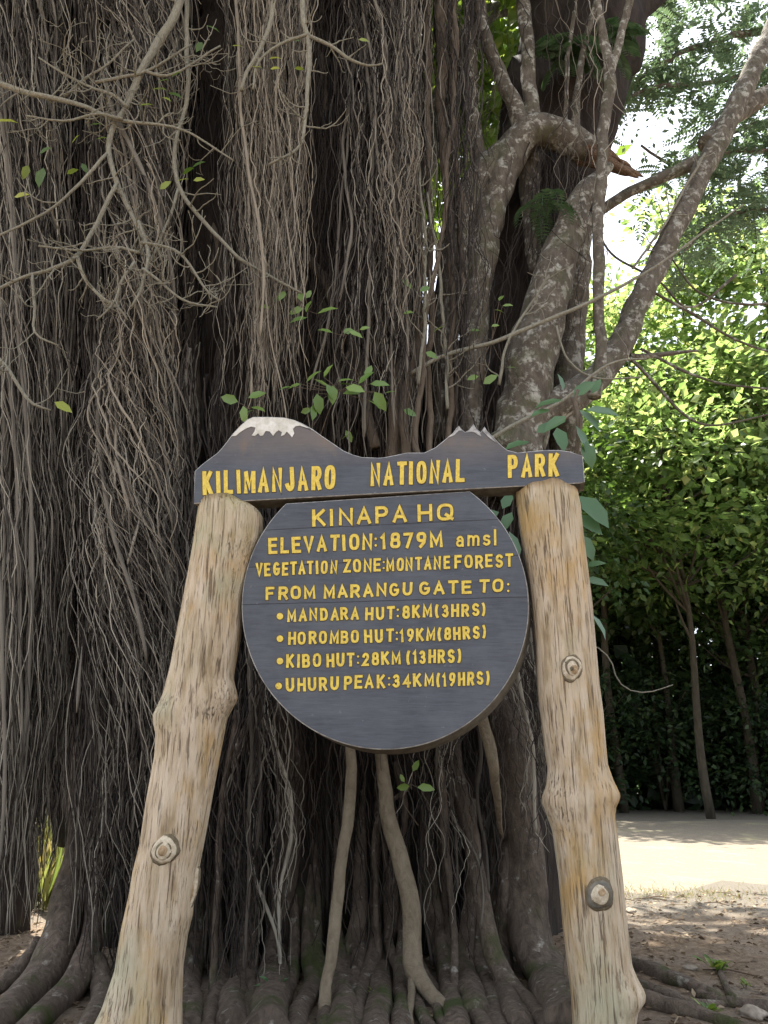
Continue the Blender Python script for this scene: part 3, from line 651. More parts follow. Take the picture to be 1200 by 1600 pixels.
# hanging aerial roots ------------------------------------------------
SV, SQ = {'strand': MB(), 'strand_l': MB(), 'strand_d': MB()}, None
big_strands = []
def cluster(path, Y, n, tip, mat='strand', rad=(.0035, .008), N_=72, twist=0., wig=1.0, top=-140, dy=.26, big=0, tops=None, drift=.0):
    A = np.array([(*at(px, py, Y), hw * ppm(py, Y)) for px, py, hw in path])
    A = A[np.argsort(A[:, 2])]
    zt = float(height_at(top, Y)) if tops is None else height_at(rng.uniform(*tops, n), Y)
    zb = np.maximum(height_at(rng.uniform(*tip, n), Y), .03)
    nh = max(3, n // 11); hk = rng.integers(0, nh, n); hu = rng.normal(0, .62, nh)
    u = np.clip(hu[hk] + rng.normal(0, .13, n) * rng.choice((1, 1, 3.5), n), -1.25, 1.25); ph = rng.uniform(0, 6.28, n); vv = rng.uniform(-1, 1, n)
    s = np.linspace(0, 1, N_)[None, :]
    Z = zt * np.ones((n, 1)) * (1 - s) + zb[:, None] * s if np.ndim(zt) == 0 else zt[:, None] * (1 - s) + zb[:, None] * s
    xc = np.interp(Z, A[:, 2], A[:, 0]); hw = np.interp(Z, A[:, 2], A[:, 3])
    tw = twist * Z * rng.uniform(.5, 1.3, (n, 1)) + ph[:, None] * (1 if twist else 0)
    X = xc + hw * (u[:, None] * np.cos(tw) + (vv[:, None] * np.sin(tw) if twist else 0))
    YY = np.zeros_like(Z) + Y + dy * vv[:, None] * (np.cos(tw) if twist else 1) - dy * (u[:, None] * np.sin(tw) if twist else 0)
    for lam, am, sh in ((2.6, .035, .5), (1.1, .022, .35), (.5, .011, .0), (.24, .0055, 0), (.13, .0028, 0)):
        for arr in (X, YY):
            l_ = lam * rng.uniform(.7, 1.5, (n, 1)); a_ = am * wig * rng.uniform(.3, 1.3, (n, 1))
            arr += a_ * np.sin(Z / l_ * 6.28 + rng.uniform(0, 6.28, (n, 1)))
    # shared sway so neighbours run together in hanks
    hp = rng.uniform(0, 6.28, (hk.max() + 1, 2))
    X += .03 * wig * np.sin(Z * 2.1 + hp[hk][:, :1]) + .018 * wig * np.sin(Z * 4.7 + hp[hk][:, 1:])
    X += hw * (s - .4) * (rng.normal(0, .30, nh)[hk][:, None] + rng.normal(0, .16, (n, 1))) * (0 if twist > .3 else 1)
    X += drift * s * rng.normal(0, 1, (n, 1)) * hw
    r0 = rng.uniform(*rad, n)[:, None] ** 1.0
    RR = r0 * (1 - .45 * s) * (1 + .12 * np.sin(Z * 17 + ph[:, None]))
    RR[:, -1] *= .3
    order = np.argsort(-r0[:, 0]); bg_ = order[:big]; rest = order[big:]
    for q in bg_:
        f_ = float(rng.choice((1.3, 1.6, 2.2, 3.0))); Pq = np.stack([X[q], YY[q], Z[q]], -1)
        if f_ > 1.5:                      # stout roots bend only gently
            w_ = int(3 + f_ * 4) | 1; pad = np.pad(Pq, ((w_ // 2, w_ // 2), (0, 0)), mode='edge'); sm = np.stack([np.convolve(pad[:, c_], np.ones(w_) / w_, mode='valid') for c_ in range(3)], -1); Pq = np.concatenate([sm[:, :2], Pq[:, 2:]], -1)
        big_strands.append((Pq, RR[q] * f_, mat))
    if len(rest):
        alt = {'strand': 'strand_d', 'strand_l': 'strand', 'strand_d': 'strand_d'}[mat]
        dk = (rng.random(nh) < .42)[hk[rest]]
        for sel, mm in ((~dk, mat), (dk, alt)):
            r_ = rest[sel]
            if len(r_): V, Q = hanging(X[r_], YY[r_], Z[r_], RR[r_]); SV[mm].add(V, Q)
# back layers lying on the trunks
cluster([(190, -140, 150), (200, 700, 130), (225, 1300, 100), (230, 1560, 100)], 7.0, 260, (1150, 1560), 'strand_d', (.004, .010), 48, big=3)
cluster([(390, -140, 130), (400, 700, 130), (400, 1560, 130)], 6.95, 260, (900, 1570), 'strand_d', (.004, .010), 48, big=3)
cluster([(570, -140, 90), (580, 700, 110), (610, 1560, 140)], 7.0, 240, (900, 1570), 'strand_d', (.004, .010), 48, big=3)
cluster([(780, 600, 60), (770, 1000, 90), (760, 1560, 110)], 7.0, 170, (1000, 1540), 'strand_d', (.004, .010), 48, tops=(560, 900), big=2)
# left curtain
cluster([(40, -140, 60), (45, 300, 50), (48, 800, 45), (36, 1100, 40), (14, 1330, 32), (8, 1450, 30)], 6.2, 210, (1180, 1470), 'strand', twist=.35, big=12)
cluster([(10, -140, 60), (10, 700, 40), (0, 1450, 40)], 6.4, 120, (1000, 1450), 'strand', twist=.2, big=4)
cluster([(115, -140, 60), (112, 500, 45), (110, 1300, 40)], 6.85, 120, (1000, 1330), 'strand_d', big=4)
cluster([(90, 900, 40), (84, 1300, 34)], 6.5, 60, (1270, 1370), 'strand', tops=(500, 900))
# twisted column
cluster([(225, -140, 55), (228, 250, 42), (222, 430, 34), (212, 560, 46), (212, 760, 66), (222, 950, 72), (225, 1150, 58), (200, 1420, 62)], 6.15, 270, (900, 1480), 'strand', (.0035, .009), 90, twist=.9, wig=1.5, big=16)
cluster([(222, 300, 30), (222, 460, 30), (212, 600, 50), (214, 760, 60), (225, 900, 66)], 6.0, 70, (760, 1000), 'strand_l', (.004, .008), 70, twist=1.6, wig=2.2, tops=(260, 520), big=6)
cluster([(165, -140, 40), (165, 500, 36), (158, 900, 26), (158, 1450, 34)], 6.35, 130, (1250, 1500), 'strand', twist=.15, wig=.7, big=6)
cluster([(285, 600, 30), (275, 1000, 36), (250, 1500, 50)], 6.3, 110, (1100, 1520), 'strand', tops=(500, 900), big=4)
cluster([(270, -140, 50), (270, 600, 40), (265, 900, 40)], 6.8, 90, (600, 1100), 'strand_d', big=3)
# pale curtain in the middle
cluster([(425, -140, 55), (424, 150, 50), (424, 350, 46), (425, 480, 40), (425, 660, 52)], 6.05, 170, (430, 690), 'strand_l', (.003, .0065), 80, twist=.25, wig=1.1, big=12)
cluster([(400, -140, 40), (395, 300, 30), (410, 640, 60)], 6.3, 90, (450, 720), 'strand', (.003, .007), 64, big=3)
# dark middle and its right neighbour
cluster([(520, -140, 50), (520, 300, 44), (510, 720, 60)], 6.7, 150, (450, 760), 'strand_d', (.004, .009), 60, big=4)
cluster([(600, -140, 52), (600, 200, 46), (588, 400, 48), (572, 560, 66), (560, 720, 85)], 6.35, 210, (430, 740), 'strand', (.0035, .008), 72, twist=.35, wig=1.3, big=12)
cluster([(612, 150, 22), (610, 300, 26), (600, 420, 30)], 6.2, 45, (330, 520), 'strand_l', (.003, .006), 60, wig=1.6, tops=(120, 260), big=3)
cluster([(650, -140, 30), (660, 400, 30), (660, 720, 40)], 6.7, 80, (500, 740), 'strand', (.003, .007), 60, big=3)
# below, behind the board
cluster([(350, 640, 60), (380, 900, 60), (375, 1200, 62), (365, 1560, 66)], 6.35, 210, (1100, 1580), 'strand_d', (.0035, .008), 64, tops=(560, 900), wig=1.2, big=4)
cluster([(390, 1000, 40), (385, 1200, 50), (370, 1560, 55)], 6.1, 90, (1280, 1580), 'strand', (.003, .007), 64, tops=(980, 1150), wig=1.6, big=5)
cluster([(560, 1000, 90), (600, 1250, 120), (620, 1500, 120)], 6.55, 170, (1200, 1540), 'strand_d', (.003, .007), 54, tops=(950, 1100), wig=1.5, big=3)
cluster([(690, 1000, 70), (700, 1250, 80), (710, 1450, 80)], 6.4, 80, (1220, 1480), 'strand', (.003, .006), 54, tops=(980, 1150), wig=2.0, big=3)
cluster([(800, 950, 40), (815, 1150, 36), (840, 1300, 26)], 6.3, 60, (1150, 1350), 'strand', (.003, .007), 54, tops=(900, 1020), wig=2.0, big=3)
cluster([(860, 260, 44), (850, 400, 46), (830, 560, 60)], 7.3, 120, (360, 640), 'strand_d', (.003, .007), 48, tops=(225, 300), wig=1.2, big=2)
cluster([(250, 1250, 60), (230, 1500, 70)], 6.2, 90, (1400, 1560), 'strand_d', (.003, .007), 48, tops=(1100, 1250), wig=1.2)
# thin vines among the lichen limbs
cluster([(740, -140, 70), (740, 300, 60), (730, 690, 60)], 6.75, 26, (420, 700), 'strand', (.003, .008), 60, wig=2.0)
cluster([(880, -140, 70), (880, 300, 60), (870, 690, 60)], 6.8, 20, (300, 690), 'strand', (.003, .007), 60, wig=2.2)
cluster([(690, -140, 50), (690, 300, 45), (680, 700, 50)], 6.55, 34, (450, 720), 'strand', (.004, .010), 60, wig=1.2)
for P, r_, mt in big_strands[:100]:
    b_ = MB(); tube(b_, P, r_, 8, .14); b_.build('aerial_root', M[mt], fig)
for P, r_, mt in big_strands[100:]:
    tube(SV[mt], P, r_, 6)
allV, allQ, allT, allM, off_ = [], [], [], [], 0
order = ['strand', 'strand_l', 'strand_d']
Vv = []; Qq = []; Tt = []; mq = []; mt_ = []
for gi, g in enumerate(order):
    s_ = SV[g]
    q = np.concatenate(s_.Q) + off_; Qq.append(q); mq.append(np.full(len(q), gi))
    if s_.T: t_ = np.concatenate(s_.T) + off_; Tt.append(t_); mt_.append(np.full(len(t_), gi))
    Vv.append(np.concatenate(s_.V)); off_ += s_.n
fc = [np.concatenate(Qq)] + ([np.concatenate(Tt)] if Tt else [])
hr = mesh_obj('hanging_roots', np.concatenate(Vv), fc, None, fig, True, [M[g] for g in order], np.concatenate(mq + mt_))
hr['kind'] = 'stuff'

# bare branches hanging in front, upper left
def twigs(mb, P, r, depth, rate, spread=1.0, ln=.35):
    """candelabra twigs that leave a branch and curve upwards"""
    n = len(P); L = np.linalg.norm(np.diff(P, axis=0), axis=1).sum()
    for q in range(int(L * rate)):
        i = rng.integers(1, n - 1); T = P[min(i + 1, n - 1)] - P[i - 1]; T /= np.linalg.norm(T) + 1e-9
        d = rng.normal(0, 1, 3); d[1] *= .6; d -= T * d.dot(T) * .8; d /= np.linalg.norm(d)
        d = d * spread + T * .5; d /= np.linalg.norm(d)
        l_ = ln * rng.uniform(.35, 1.2); m_ = 9; pts = [P[i]]; dd = d.copy()
        for k in range(m_):
            dd = dd + np.array((0, 0, .10)) + rng.normal(0, .19, 3); dd /= np.linalg.norm(dd); pts.append(pts[-1] + dd * l_ / m_)
        pts = np.array(pts); rr = np.linspace(min(r[i] * .6, .0085), .0032, m_ + 1)
        tube(mb, pts, rr, 5, cap=False)
        if depth > 0: twigs(mb, pts, rr, depth - 1, rate * 1.0, spread, ln * .6)
BR = [
  ([(200, 168, 3), (178, 150, 3), (150, 140, 2.5), (110, 120, 2), (60, 90, 1.5)], 5.7, 2, 5),
  ([(225, 110, 3), (260, 118, 2.5), (300, 100, 2), (345, 72, 1.5)], 5.7, 2, 4),
  ([(190, 185, 3), (150, 178, 2.5), (100, 190, 2), (40, 180, 1.5)], 5.65, 2, 5),
  ([(218, 395, 3), (180, 385, 2.5), (130, 392, 2), (60, 385, 1.5)], 5.65, 2, 4),
  ([(222, 420, 3), (250, 440, 2.5), (290, 470, 2), (340, 480, 1.5)], 5.62, 2, 5),
  ([(212, 410, 3), (190, 440, 2.5), (180, 470, 2), (150, 500, 1.5)], 5.62, 2, 5),
  ([(288, -30, 7), (275, 20, 7.5), (250, 62, 7.5), (226, 102, 7), (208, 140, 6), (198, 168, 5), (183, 188, 5), (172, 215, 5), (170, 245, 4.5), (184, 288, 4.5), (200, 322, 4), (215, 355, 3.5), (222, 400, 2.5)], 5.75, 2, 3.2),
  ([(-30, 126, 5.5), (0, 131, 5.5), (45, 145, 5), (90, 155, 4.5), (135, 168, 4), (185, 187, 3.5), (250, 195, 2.5), (300, 210, 2), (365, 250, 1.5)], 5.7, 2, 3.0),
  ([(290, -30, 4), (292, 60, 4), (293, 140, 4), (285, 185, 3.5), (273, 235, 3.5), (278, 290, 4), (310, 335, 3.5), (350, 380, 3.5), (372, 403, 3), (420, 430, 2.5), (472, 458, 2)], 5.9, 0, 1.2),
  ([(184, 288, 4), (166, 320, 4), (145, 358, 4), (120, 400, 4), (80, 422, 3.5), (40, 432, 3), (0, 450, 3), (-40, 470, 2.5)], 5.7, 1, 3.2),
  ([(120, 398, 3.5), (130, 432, 3), (155, 462, 3), (188, 482, 2.5), (200, 500, 1.5)], 5.7, 1, 3),
  ([(168, 240, 3), (140, 272, 3), (105, 305, 2.5), (60, 338, 2.5), (0, 368, 2), (-40, 385, 2)], 5.7, 1, 2.2),
  ([(280, 295, 3), (265, 340, 2.5), (240, 395, 2.5), (218, 450, 2)], 5.9, 1, 2),
  ([(470, -30, 4), (476, 40, 4.5), (482, 60, 4), (481, 130, 3.5), (478, 185, 3), (465, 230, 2.5), (420, 258, 2)], 5.6, 1, 2.4),
  ([(436, -30, 4), (420, 40, 4), (402, 85, 3.5), (384, 120, 3), (377, 142, 3)], 5.6, 1, 2),
  ([(483, 56, 3.5), (520, 75, 3), (545, 92, 3), (575, 102, 2), (600, 98, 1.5)], 5.6, 1, 3),
  ([(482, 54, 3), (440, 68, 2.5), (405, 95, 2), (395, 140, 1.5)], 5.6, 0, 2),
  ([(215, 345, 3), (232, 400, 3), (222, 450, 3), (205, 480, 2.5)], 5.65, 2, 4.),
  ([(222, 380, 3), (255, 385, 2.5), (285, 400, 2.5), (320, 450, 2), (345, 470, 1.5)], 5.65, 1, 5),
  ([(150, 130, 3), (190, 120, 3), (230, 110, 2.5), (300, 70, 1.5)], 5.7, 2, 5),
  ([(100, 150, 3), (130, 125, 2.5), (170, 100, 2), (210, 60, 1.5)], 5.75, 2, 4),
  ([(-20, 540, 3), (10, 575, 3), (30, 605, 3), (50, 630, 2.5), (80, 640, 1.5)], 5.7, 1, 2.5),
  ([(50, 430, 2.5), (54, 480, 2.5), (56, 520, 2), (90, 540, 1.5)], 5.7, 1, 2.5)]
for nodes, Y, dep, rate in BR:
    b_ = MB(); P, r = pxpath(nodes, Y, None, .006, .9); tube(b_, P, r, 7, .08); twigs(b_, P, r, dep, rate * 1.9, 1.1, .42)
    b_.build('bare_branch', M['twig'], fig)
# fine twigs on the right stems
for nodes, Y in [([(655, 600, 3), (665, 420, 3), (650, 200, 2)], 6.4), ([(700, 640, 3), (690, 460, 3), (668, 300, 2)], 6.5), ([(780, 600, 3), (800, 520, 2), (860, 430, 2)], 6.5), ([(990, 420, 2), (1050, 330, 2), (1100, 240, 2)], 7.3)]:
    b_ = MB(); P, r = pxpath(nodes, Y, None, .01); tube(b_, P, r, 5); twigs(b_, P, r, 1, 5, 1, .4)
    b_.build('bare_branch', M['twig'], fig)

# little leaves on the fig's twigs
def leaf_cluster(name, items, Y, mat, parent, size_px=26):
    b_ = MB(); P = []; D = []; L = []
    for it in items:
        px, py, ang = it[:3]; s_ = it[3] if len(it) > 3 else size_px
        p = at(px, py, Y + rng.uniform(-.06, .06)); P.append(p)
        D.append((math.cos(R(ang)), rng.uniform(-.35, .35), math.sin(R(ang)))); L.append(s_ * ppm(py, Y))
    up = np.tile((0, -.85, .5), (len(P), 1)) + rng.normal(0, .35, (len(P), 3))
    leaves(b_, P, D, np.array(L), .1, LEAF6, LEAF6_T, 1.15, up)
    o_ = b_.build(name, M[mat], parent)
    A = np.array(P)
    if np.ptp(A[:, 0]) < 1.1 and len(A) > 2:
        st = MB(); c = A.mean(0) + (0, .03, -.02); far = np.linalg.norm(A - c, axis=1)
        for p in A: st_ = np.array([c, (c + p) / 2 + rng.normal(0, .012, 3), p]); tube(st, st_, .0028, 4, cap=False)
        tube(st, spline([(*c,), (*(c + (rng.uniform(-.1, .1), .1, -.12)),), (*(c + (rng.uniform(-.2, .2), .28, -.3)),)], 8), .0045, 5, cap=False)
        st.build('stem', M['stem'], o_)
    return o_
leaf_cluster('leaves', [(362, 72, 15, 18), (394, 104, 5, 16), (420, 92, 20, 22), (422, 108, 0, 16), (460, 107, 0, 16), (-8, 190, 20, 34), (22, 308, 5, 26), (112, 225, 60, 20), (253, 152, -30, 18), (218, 165, 10, 22), (250, 296, 40, 22), (276, 283, 30, 20), (302, 282, 10, 18), (85, 628, -25, 30), (560, 62, 10, 18)], 5.6, 'leaf_y', fig)
leaf_cluster('leaves', [(68, 262, -100, 34), (62, 240, 20, 22), (44, 258, 250, 24), (104, 272, 30, 20), (128, 255, -60, 18), (150, 218, 20, 18), (236, 140, -10, 28), (246, 128, 40, 20), (262, 145, -20, 24), (285, 272, 45, 22), (300, 262, 20, 24), (322, 40, -10, 22), (316, 66, -110, 22), (268, 120, 20, 18), (140, 195, 10, 20), (456, 62, 15, 14)], 5.7, 'leaf', fig)
for items, Y in [([(470, 470, 95, 18), (486, 470, 250, 20), (474, 482, 190, 22), (496, 490, 15, 28), (480, 496, 200, 24), (478, 466, 60, 14)], 5.95),
                 ([(445, 455, 250, 18), (440, 462, 230, 14), (405, 478, -20, 16)], 5.95),
                 ([(520, 520, 170, 20), (536, 520, 30, 18), (545, 518, -20, 20), (562, 515, 10, 14)], 5.95),
                 ([(470, 600, 190, 18), (478, 598, 40, 26), (490, 592, -30, 30), (506, 590, 60, 22), (510, 600, -60, 26), (528, 596, 20, 26), (540, 605, -20, 28), (520, 602, -90, 26), (495, 615, -80, 28), (490, 632, -90, 22), (560, 600, 40, 26), (572, 590, 70, 20), (566, 612, 190, 26), (585, 612, -60, 30), (578, 600, 0, 26), (575, 625, -40, 22), (555, 604, 170, 24), (600, 615, 10, 16), (455, 604, 200, 16)], 5.8),
                 ([(372, 628, 160, 26), (388, 622, 30, 26), (380, 634, -80, 26), (392, 636, -20, 22), (398, 640, 210, 18)], 5.9),
                 ([(540, 672, -60, 18), (548, 678, 200, 14), (470, 645, 30, 16), (628, 435, -40, 18), (656, 455, 30, 16), (630, 490, 0, 14), (676, 520, 30, 18), (665, 550, -30, 18), (630, 640, -20, 20)], 6.2),
                 ([(645, 1205, 60, 16), (640, 1228, 190, 18), (652, 1230, -5, 24), (632, 1222, 120, 12)], 6.0),
                 ([(780, 470, 60, 14), (772, 484, -20, 14), (785, 478, 0, 14), (768, 510, 20, 12), (750, 516, 190, 16), (755, 600, 30, 22), (748, 588, 190, 16), (790, 575, 0, 14)], 6.5)]:
    leaf_cluster('leaves', [(*q[:3], (q[3] if len(q) > 3 else 22) * 1.2) for q in items], Y, 'leaf_s', fig)
# high crown, above and behind the picture, that shades the sign
cmb = MB()
for (c, rad, k, cl, ln) in [((-2.2, 8.8, 13.8), (6.4, 5.6, 1.9), 11000, 130, .36), ((-4.5, 5.6, 12.6), (4.0, 2.8, 1.6), 4200, 50, .36), ((.6, 11.6, 13.2), (2.8, 2.6, 1.8), 2200, 34, .34)]:
    pts, cc, off = crown_points(k, c, rad, cl, 1.0, .15)
    leaves(cmb, pts, off + rand_dirs(k, .3) * .4, ln * rng.uniform(.6, 1.2, k), .5, LEAF4, LEAF4_T, 1.1)
cmb.build('crown', M['leaf'], fig, smooth=False)
b_ = MB()
for e in [(-5.5, 9, 13), (-2, 12.5, 13.5), (.8, 12.5, 13.2), (2.4, 9.5, 13.5), (-4, 6, 12.8), (-.6, 7, 14)]:
    S = spline([(-.7, 8.0, 7.5, .36), (-.5 + e[0] * .4, 8.8, 9.6, .26), (*(np.array(e) * .7 + np.array((-.2, 2.5, 3.3))), .16), (*e, .08)], 20)
    tube(b_, S[:, :3], S[:, 3], 12, .1)
b_.build('limb', M['limb'], fig)

# ------------------------------------------------------------------ feather-leaved tree reaching in at top right
ft = empty('feather_leaf_tree', (9.4, 10.0, 0)); tag(ft, 'tree reaching in from the upper right with fine feathery leaves against the sky', 'tree')
b_ = MB()
S = spline([(9.4, 10, -.1, .2), (9.2, 10, 4, .17), (8.6, 10, 8, .13), (8.0, 10, 12, .08)], 24); tube(b_, S[:, :3], S[:, 3], 12, .08)
FB = [([(1640, -60, 8, 10), (1400, -60, 7, 10), (1250, 30, 6, 9.8), (1130, 60, 5, 9.6), (1040, 95, 4, 9.4), (960, 160, 2, 9.2)], ), ([(1650, 190, 8, 10), (1400, 150, 6, 10), (1230, 110, 5, 9.6), (1120, 128, 4, 9.4), (1010, 140, 3, 9.2), (930, 185, 2, 9)], ),
      ([(1670, 400, 8, 10), (1400, 330, 6, 10), (1250, 250, 5, 9.6), (1150, 235, 4, 9.4), (1080, 270, 3, 9.2), (1000, 225, 2, 9)], ), ([(1600, -260, 8, 10), (1350, -200, 6, 10), (1200, -60, 5, 9.8), (1080, -20, 4, 9.6), (1000, 30, 3, 9.4)], ),
      ([(1650, 60, 8, 10.4), (1420, 190, 6, 10.2), (1260, 190, 5, 10), (1160, 200, 4, 9.8), (1090, 250, 3, 9.6)], ), ([(1680, 520, 7, 10), (1300, 400, 5, 10), (1200, 330, 4, 9.7), (1120, 345, 3, 9.5), (1060, 400, 2, 9.3)], )]
sprP = []
for (nodes,) in FB:
    P, r = pxpath(nodes, 9.5, 40, .02); tube(b_, P, r, 7, .05)
    for q in range(165):
        i = rng.integers(12, 40); p_ = P[i] + rng.normal(0, .2, 3)
        d_ = p_ - np.array((0, 0, CAM_Z)); t_ = d_[1] * CP + d_[2] * SP; qx = 600 + F * d_[0] / t_; qy = 800 - F * (d_[2] * CP - d_[1] * SP) / t_
        if ((qx - 1000) / 55) ** 2 + ((qy - 205) / 60) ** 2 > 1: sprP.append(p_)     # the opening in the branches
b_.build('trunk', M['limb'], ft)
def pinnate(mb, p, d, L, pairs, lf, droop=.4, wid=.8):
    """one feathery leaf: midrib with leaflet pairs"""
    d = d / np.linalg.norm(d); pts = [np.array(p)]; dd = d.copy()
    for k in range(pairs):
        dd = dd + np.array((0, 0, -droop / pairs)); dd /= np.linalg.norm(dd); pts.append(pts[-1] + dd * L / pairs)
    pts = np.array(pts); s = np.cross(d, (0, 0, 1.)); s /= np.linalg.norm(s) + 1e-9
    tube(mb, pts, np.linspace(.004, .0015, len(pts)), 3, cap=False)
    Q_ = pts[1:]; t = np.gradient(pts, axis=0)[1:]; t /= np.linalg.norm(t, axis=1)[:, None]
    env = np.sin(np.linspace(.25, 1, pairs) * math.pi * .92) * .85 + .2
    for sg in (1, -1):
        leaves(mb, Q_, s * sg + t * .35, lf * env, .12, LEAF4, LEAF4_T, wid)
b_ = MB()
for p in sprP:
    d = rng.normal(0, 1, 3); d[2] = d[2] * .5 - .25; pinnate(b_, p, d, rng.uniform(.35, .7), 11, .12, .6, .75)
k = 7000; idx = rng.integers(0, len(sprP), k); P = np.array(sprP)[idx] + rng.normal(0, .3, (k, 3))
leaves(b_, P, rand_dirs(k, .3), .10 * rng.uniform(.6, 1.3, k), .5, LEAF4, LEAF4_T, 1)
b_.build('crown', M['leaf_p'], ft, smooth=False)

# ferns perched on the fig
def fern(name, c, n, L, lf, label, droop, spread, pairs=14):
    o_ = empty(name, tuple(c)); tag(o_, label, 'fern')
    for q in range(n):
        d = np.array((rng.uniform(-1, 1) * spread, rng.uniform(-1, -.1), rng.uniform(-.3, .8)))
        b_ = MB(); pinnate(b_, c + rng.normal(0, .03, 3), d, L * rng.uniform(.7, 1.2), pairs, lf, droop, .5)
        b_.build('frond', M['fern'], o_, smooth=False)
fern('hanging_fern', at(852, 332, 7.05), 8, .62, .13, 'dark green fern with drooping fronds hanging beneath the broken fig limb', 3.2, .7)
fern('hanging_fern', at(880, 92, 7.35), 13, .62, .2, 'clump of blue green fern on the fig trunk near the top of the picture', 1.8, 1.2)
fern('hanging_fern', at(960, 70, 7.5), 11, .6, .18, 'loose fern spilling over the right side of the high fig trunk', 2.0, 1.2)

# broad-leaved climber behind the right post
pl = empty('broad_leaf_climber', tuple(at(905, 800, 5.9) * (1, 1, 0))); tag(pl, 'broad leaved climber with large blue green leaves showing behind the right post', 'plant')
b_ = MB()
P, r = pxpath([(880, 1640, 7, 5.7), (905, 1300, 6, 5.8), (908, 1000, 6, 5.8), (905, 820, 5, 5.8), (900, 700, 4, 5.8), (905, 610, 3, 5.8)], 5.8, 60, .02); tube(b_, P, r, 7); b_.build('stem', M['stem'], pl)
for px, py, ang, s_ in [(905, 775, -50, 66), (900, 805, -40, 50), (915, 885, 10, 32), (914, 905, -15, 38), (925, 960, -60, 44), (905, 835, -65, 46), (800, 800, 240, 40), (785, 795, 60, 34),
                        (880, 625, 190, 46), (895, 620, 35, 44), (915, 640, -10, 52), (905, 640, -50, 46), (885, 650, 215, 46), (870, 668, -80, 44), (900, 665, -70, 52), (915, 690, -80, 44), (860, 640, 200, 36), (880, 610, 100, 30), (828, 690, 200, 46), (838, 676, 30, 32), (925, 615, 60, 30),
                        (912, 1000, -70, 36), (795, 830, -70, 46), (780, 800, 200, 30), (815, 770, -60, 40)]:
    b_ = MB(); p = at(px, py, 5.75 + rng.uniform(-.1, .15))
    d = (math.cos(R(ang)), rng.uniform(-.3, .1), math.sin(R(ang)))
    leaves(b_, [p], [d], s_ * ppm(py, 5.8), .15, LEAF6, LEAF6_T, 1.15, [(rng.normal(0, .3), -.75, .6)])
    b_.build('leaf', M['leaf_b'], pl)

# ------------------------------------------------------------------ ground plants, log, stones, litter
def weed(px, py, n, s, label, mat='leaf', name='weed', lift=0.0, upr=.7):
    p = ground_pt(px, py); p[2] = ground_z(p[0], p[1]) + lift; o_ = empty(name, tuple(p)); tag(o_, label, 'weed')
    b_ = MB(); a = rng.uniform(0, 6.28, n)
    D = np.stack([np.cos(a), np.sin(a), rng.uniform(.1, 1.6, n) * upr], -1)
    leaves(b_, np.tile(p, (n, 1)) + rng.normal(0, s * .25, (n, 3)) * (1, 1, .3) + np.array((0, 0, s * .3)), D, s * rng.uniform(.6, 1.2, n), .2, LEAF6, LEAF6_T, .8)
    b_.build('leaves', M[mat], o_)
    b_ = MB()
    for q in range(4):
        e = p + np.array((rng.normal(0, s * .2), rng.normal(0, s * .2), s * .5)); tube(b_, np.array([p - (0, 0, .02), (p + e) / 2, e]), .004, 4, cap=False)
    b_.build('stem', M['stem'], o_)
weed(424, 1572, 12, .11, 'small dark green weed at the foot of the fig behind the left post', 'leaf_b', lift=.05)
weed(592, 1572, 9, .07, 'tiny bright green seedling between the fig roots', 'leaf', lift=.05)
weed(585, 1598, 7, .09, 'pale yellowish seedling at the bottom edge between the roots', 'leaf_y')
weed(790, 1560, 8, .06, 'tiny green seedling on the mossy roots left of the right post', 'leaf', lift=.1)
weed(1125, 1522, 22, .13, 'leafy green weed among the roots to the right of the post', 'leaf')
weed(1110, 1592, 14, .09, 'low green weed by the root near the bottom right', 'leaf')
weed(868, 1412, 40, .28, 'bushy green weed growing between the fig trunk and the right post', 'leaf', 'weed', 0, 1.1)
weed(1165, 1545, 8, .06, 'small sprig on bare soil near the right edge', 'leaf')
# dry grass seen through the hole in the curtain
b_ = MB(); k = 5200; P = np.stack([rng.uniform(-9, -3.4, k), rng.uniform(9.2, 13, k), np.zeros(k)], -1)
leaves(b_, P, np.stack([rng.normal(0, .25, k), rng.normal(0, .25, k), np.ones(k)], -1), rng.uniform(.4, .95, k), .9, LEAF4, LEAF4_T, .10, rng.normal(0, 1, (k, 3)) * (1, 1, .1))
tag(b_.build('grass', M['grass'], None, False), 'sunlit tall dry grass behind the fig, glimpsed through the roots', 'grass', kind='stuff')
# short grass fringe at the road edge
b_ = MB(); k = 900; xx = np.concatenate([rng.uniform(2.2, 6.5, k // 2), rng.uniform(2.2, 4.4, k // 2)]); yy_ = 10.6 + rng.normal(0, .35, k)
P = np.stack([xx, yy_, ground_z(xx, yy_)], -1)
leaves(b_, P, np.stack([rng.normal(0, .6, k), rng.normal(0, .6, k), np.ones(k)], -1), rng.uniform(.03, .09, k), .9, LEAF4, LEAF4_T, .14, rng.normal(0, 1, (k, 3)) * (1, 1, .1))
tag(b_.build('grass', M['grass'], None, False), 'sparse short grass along the near edge of the pale road', 'grass', kind='stuff')
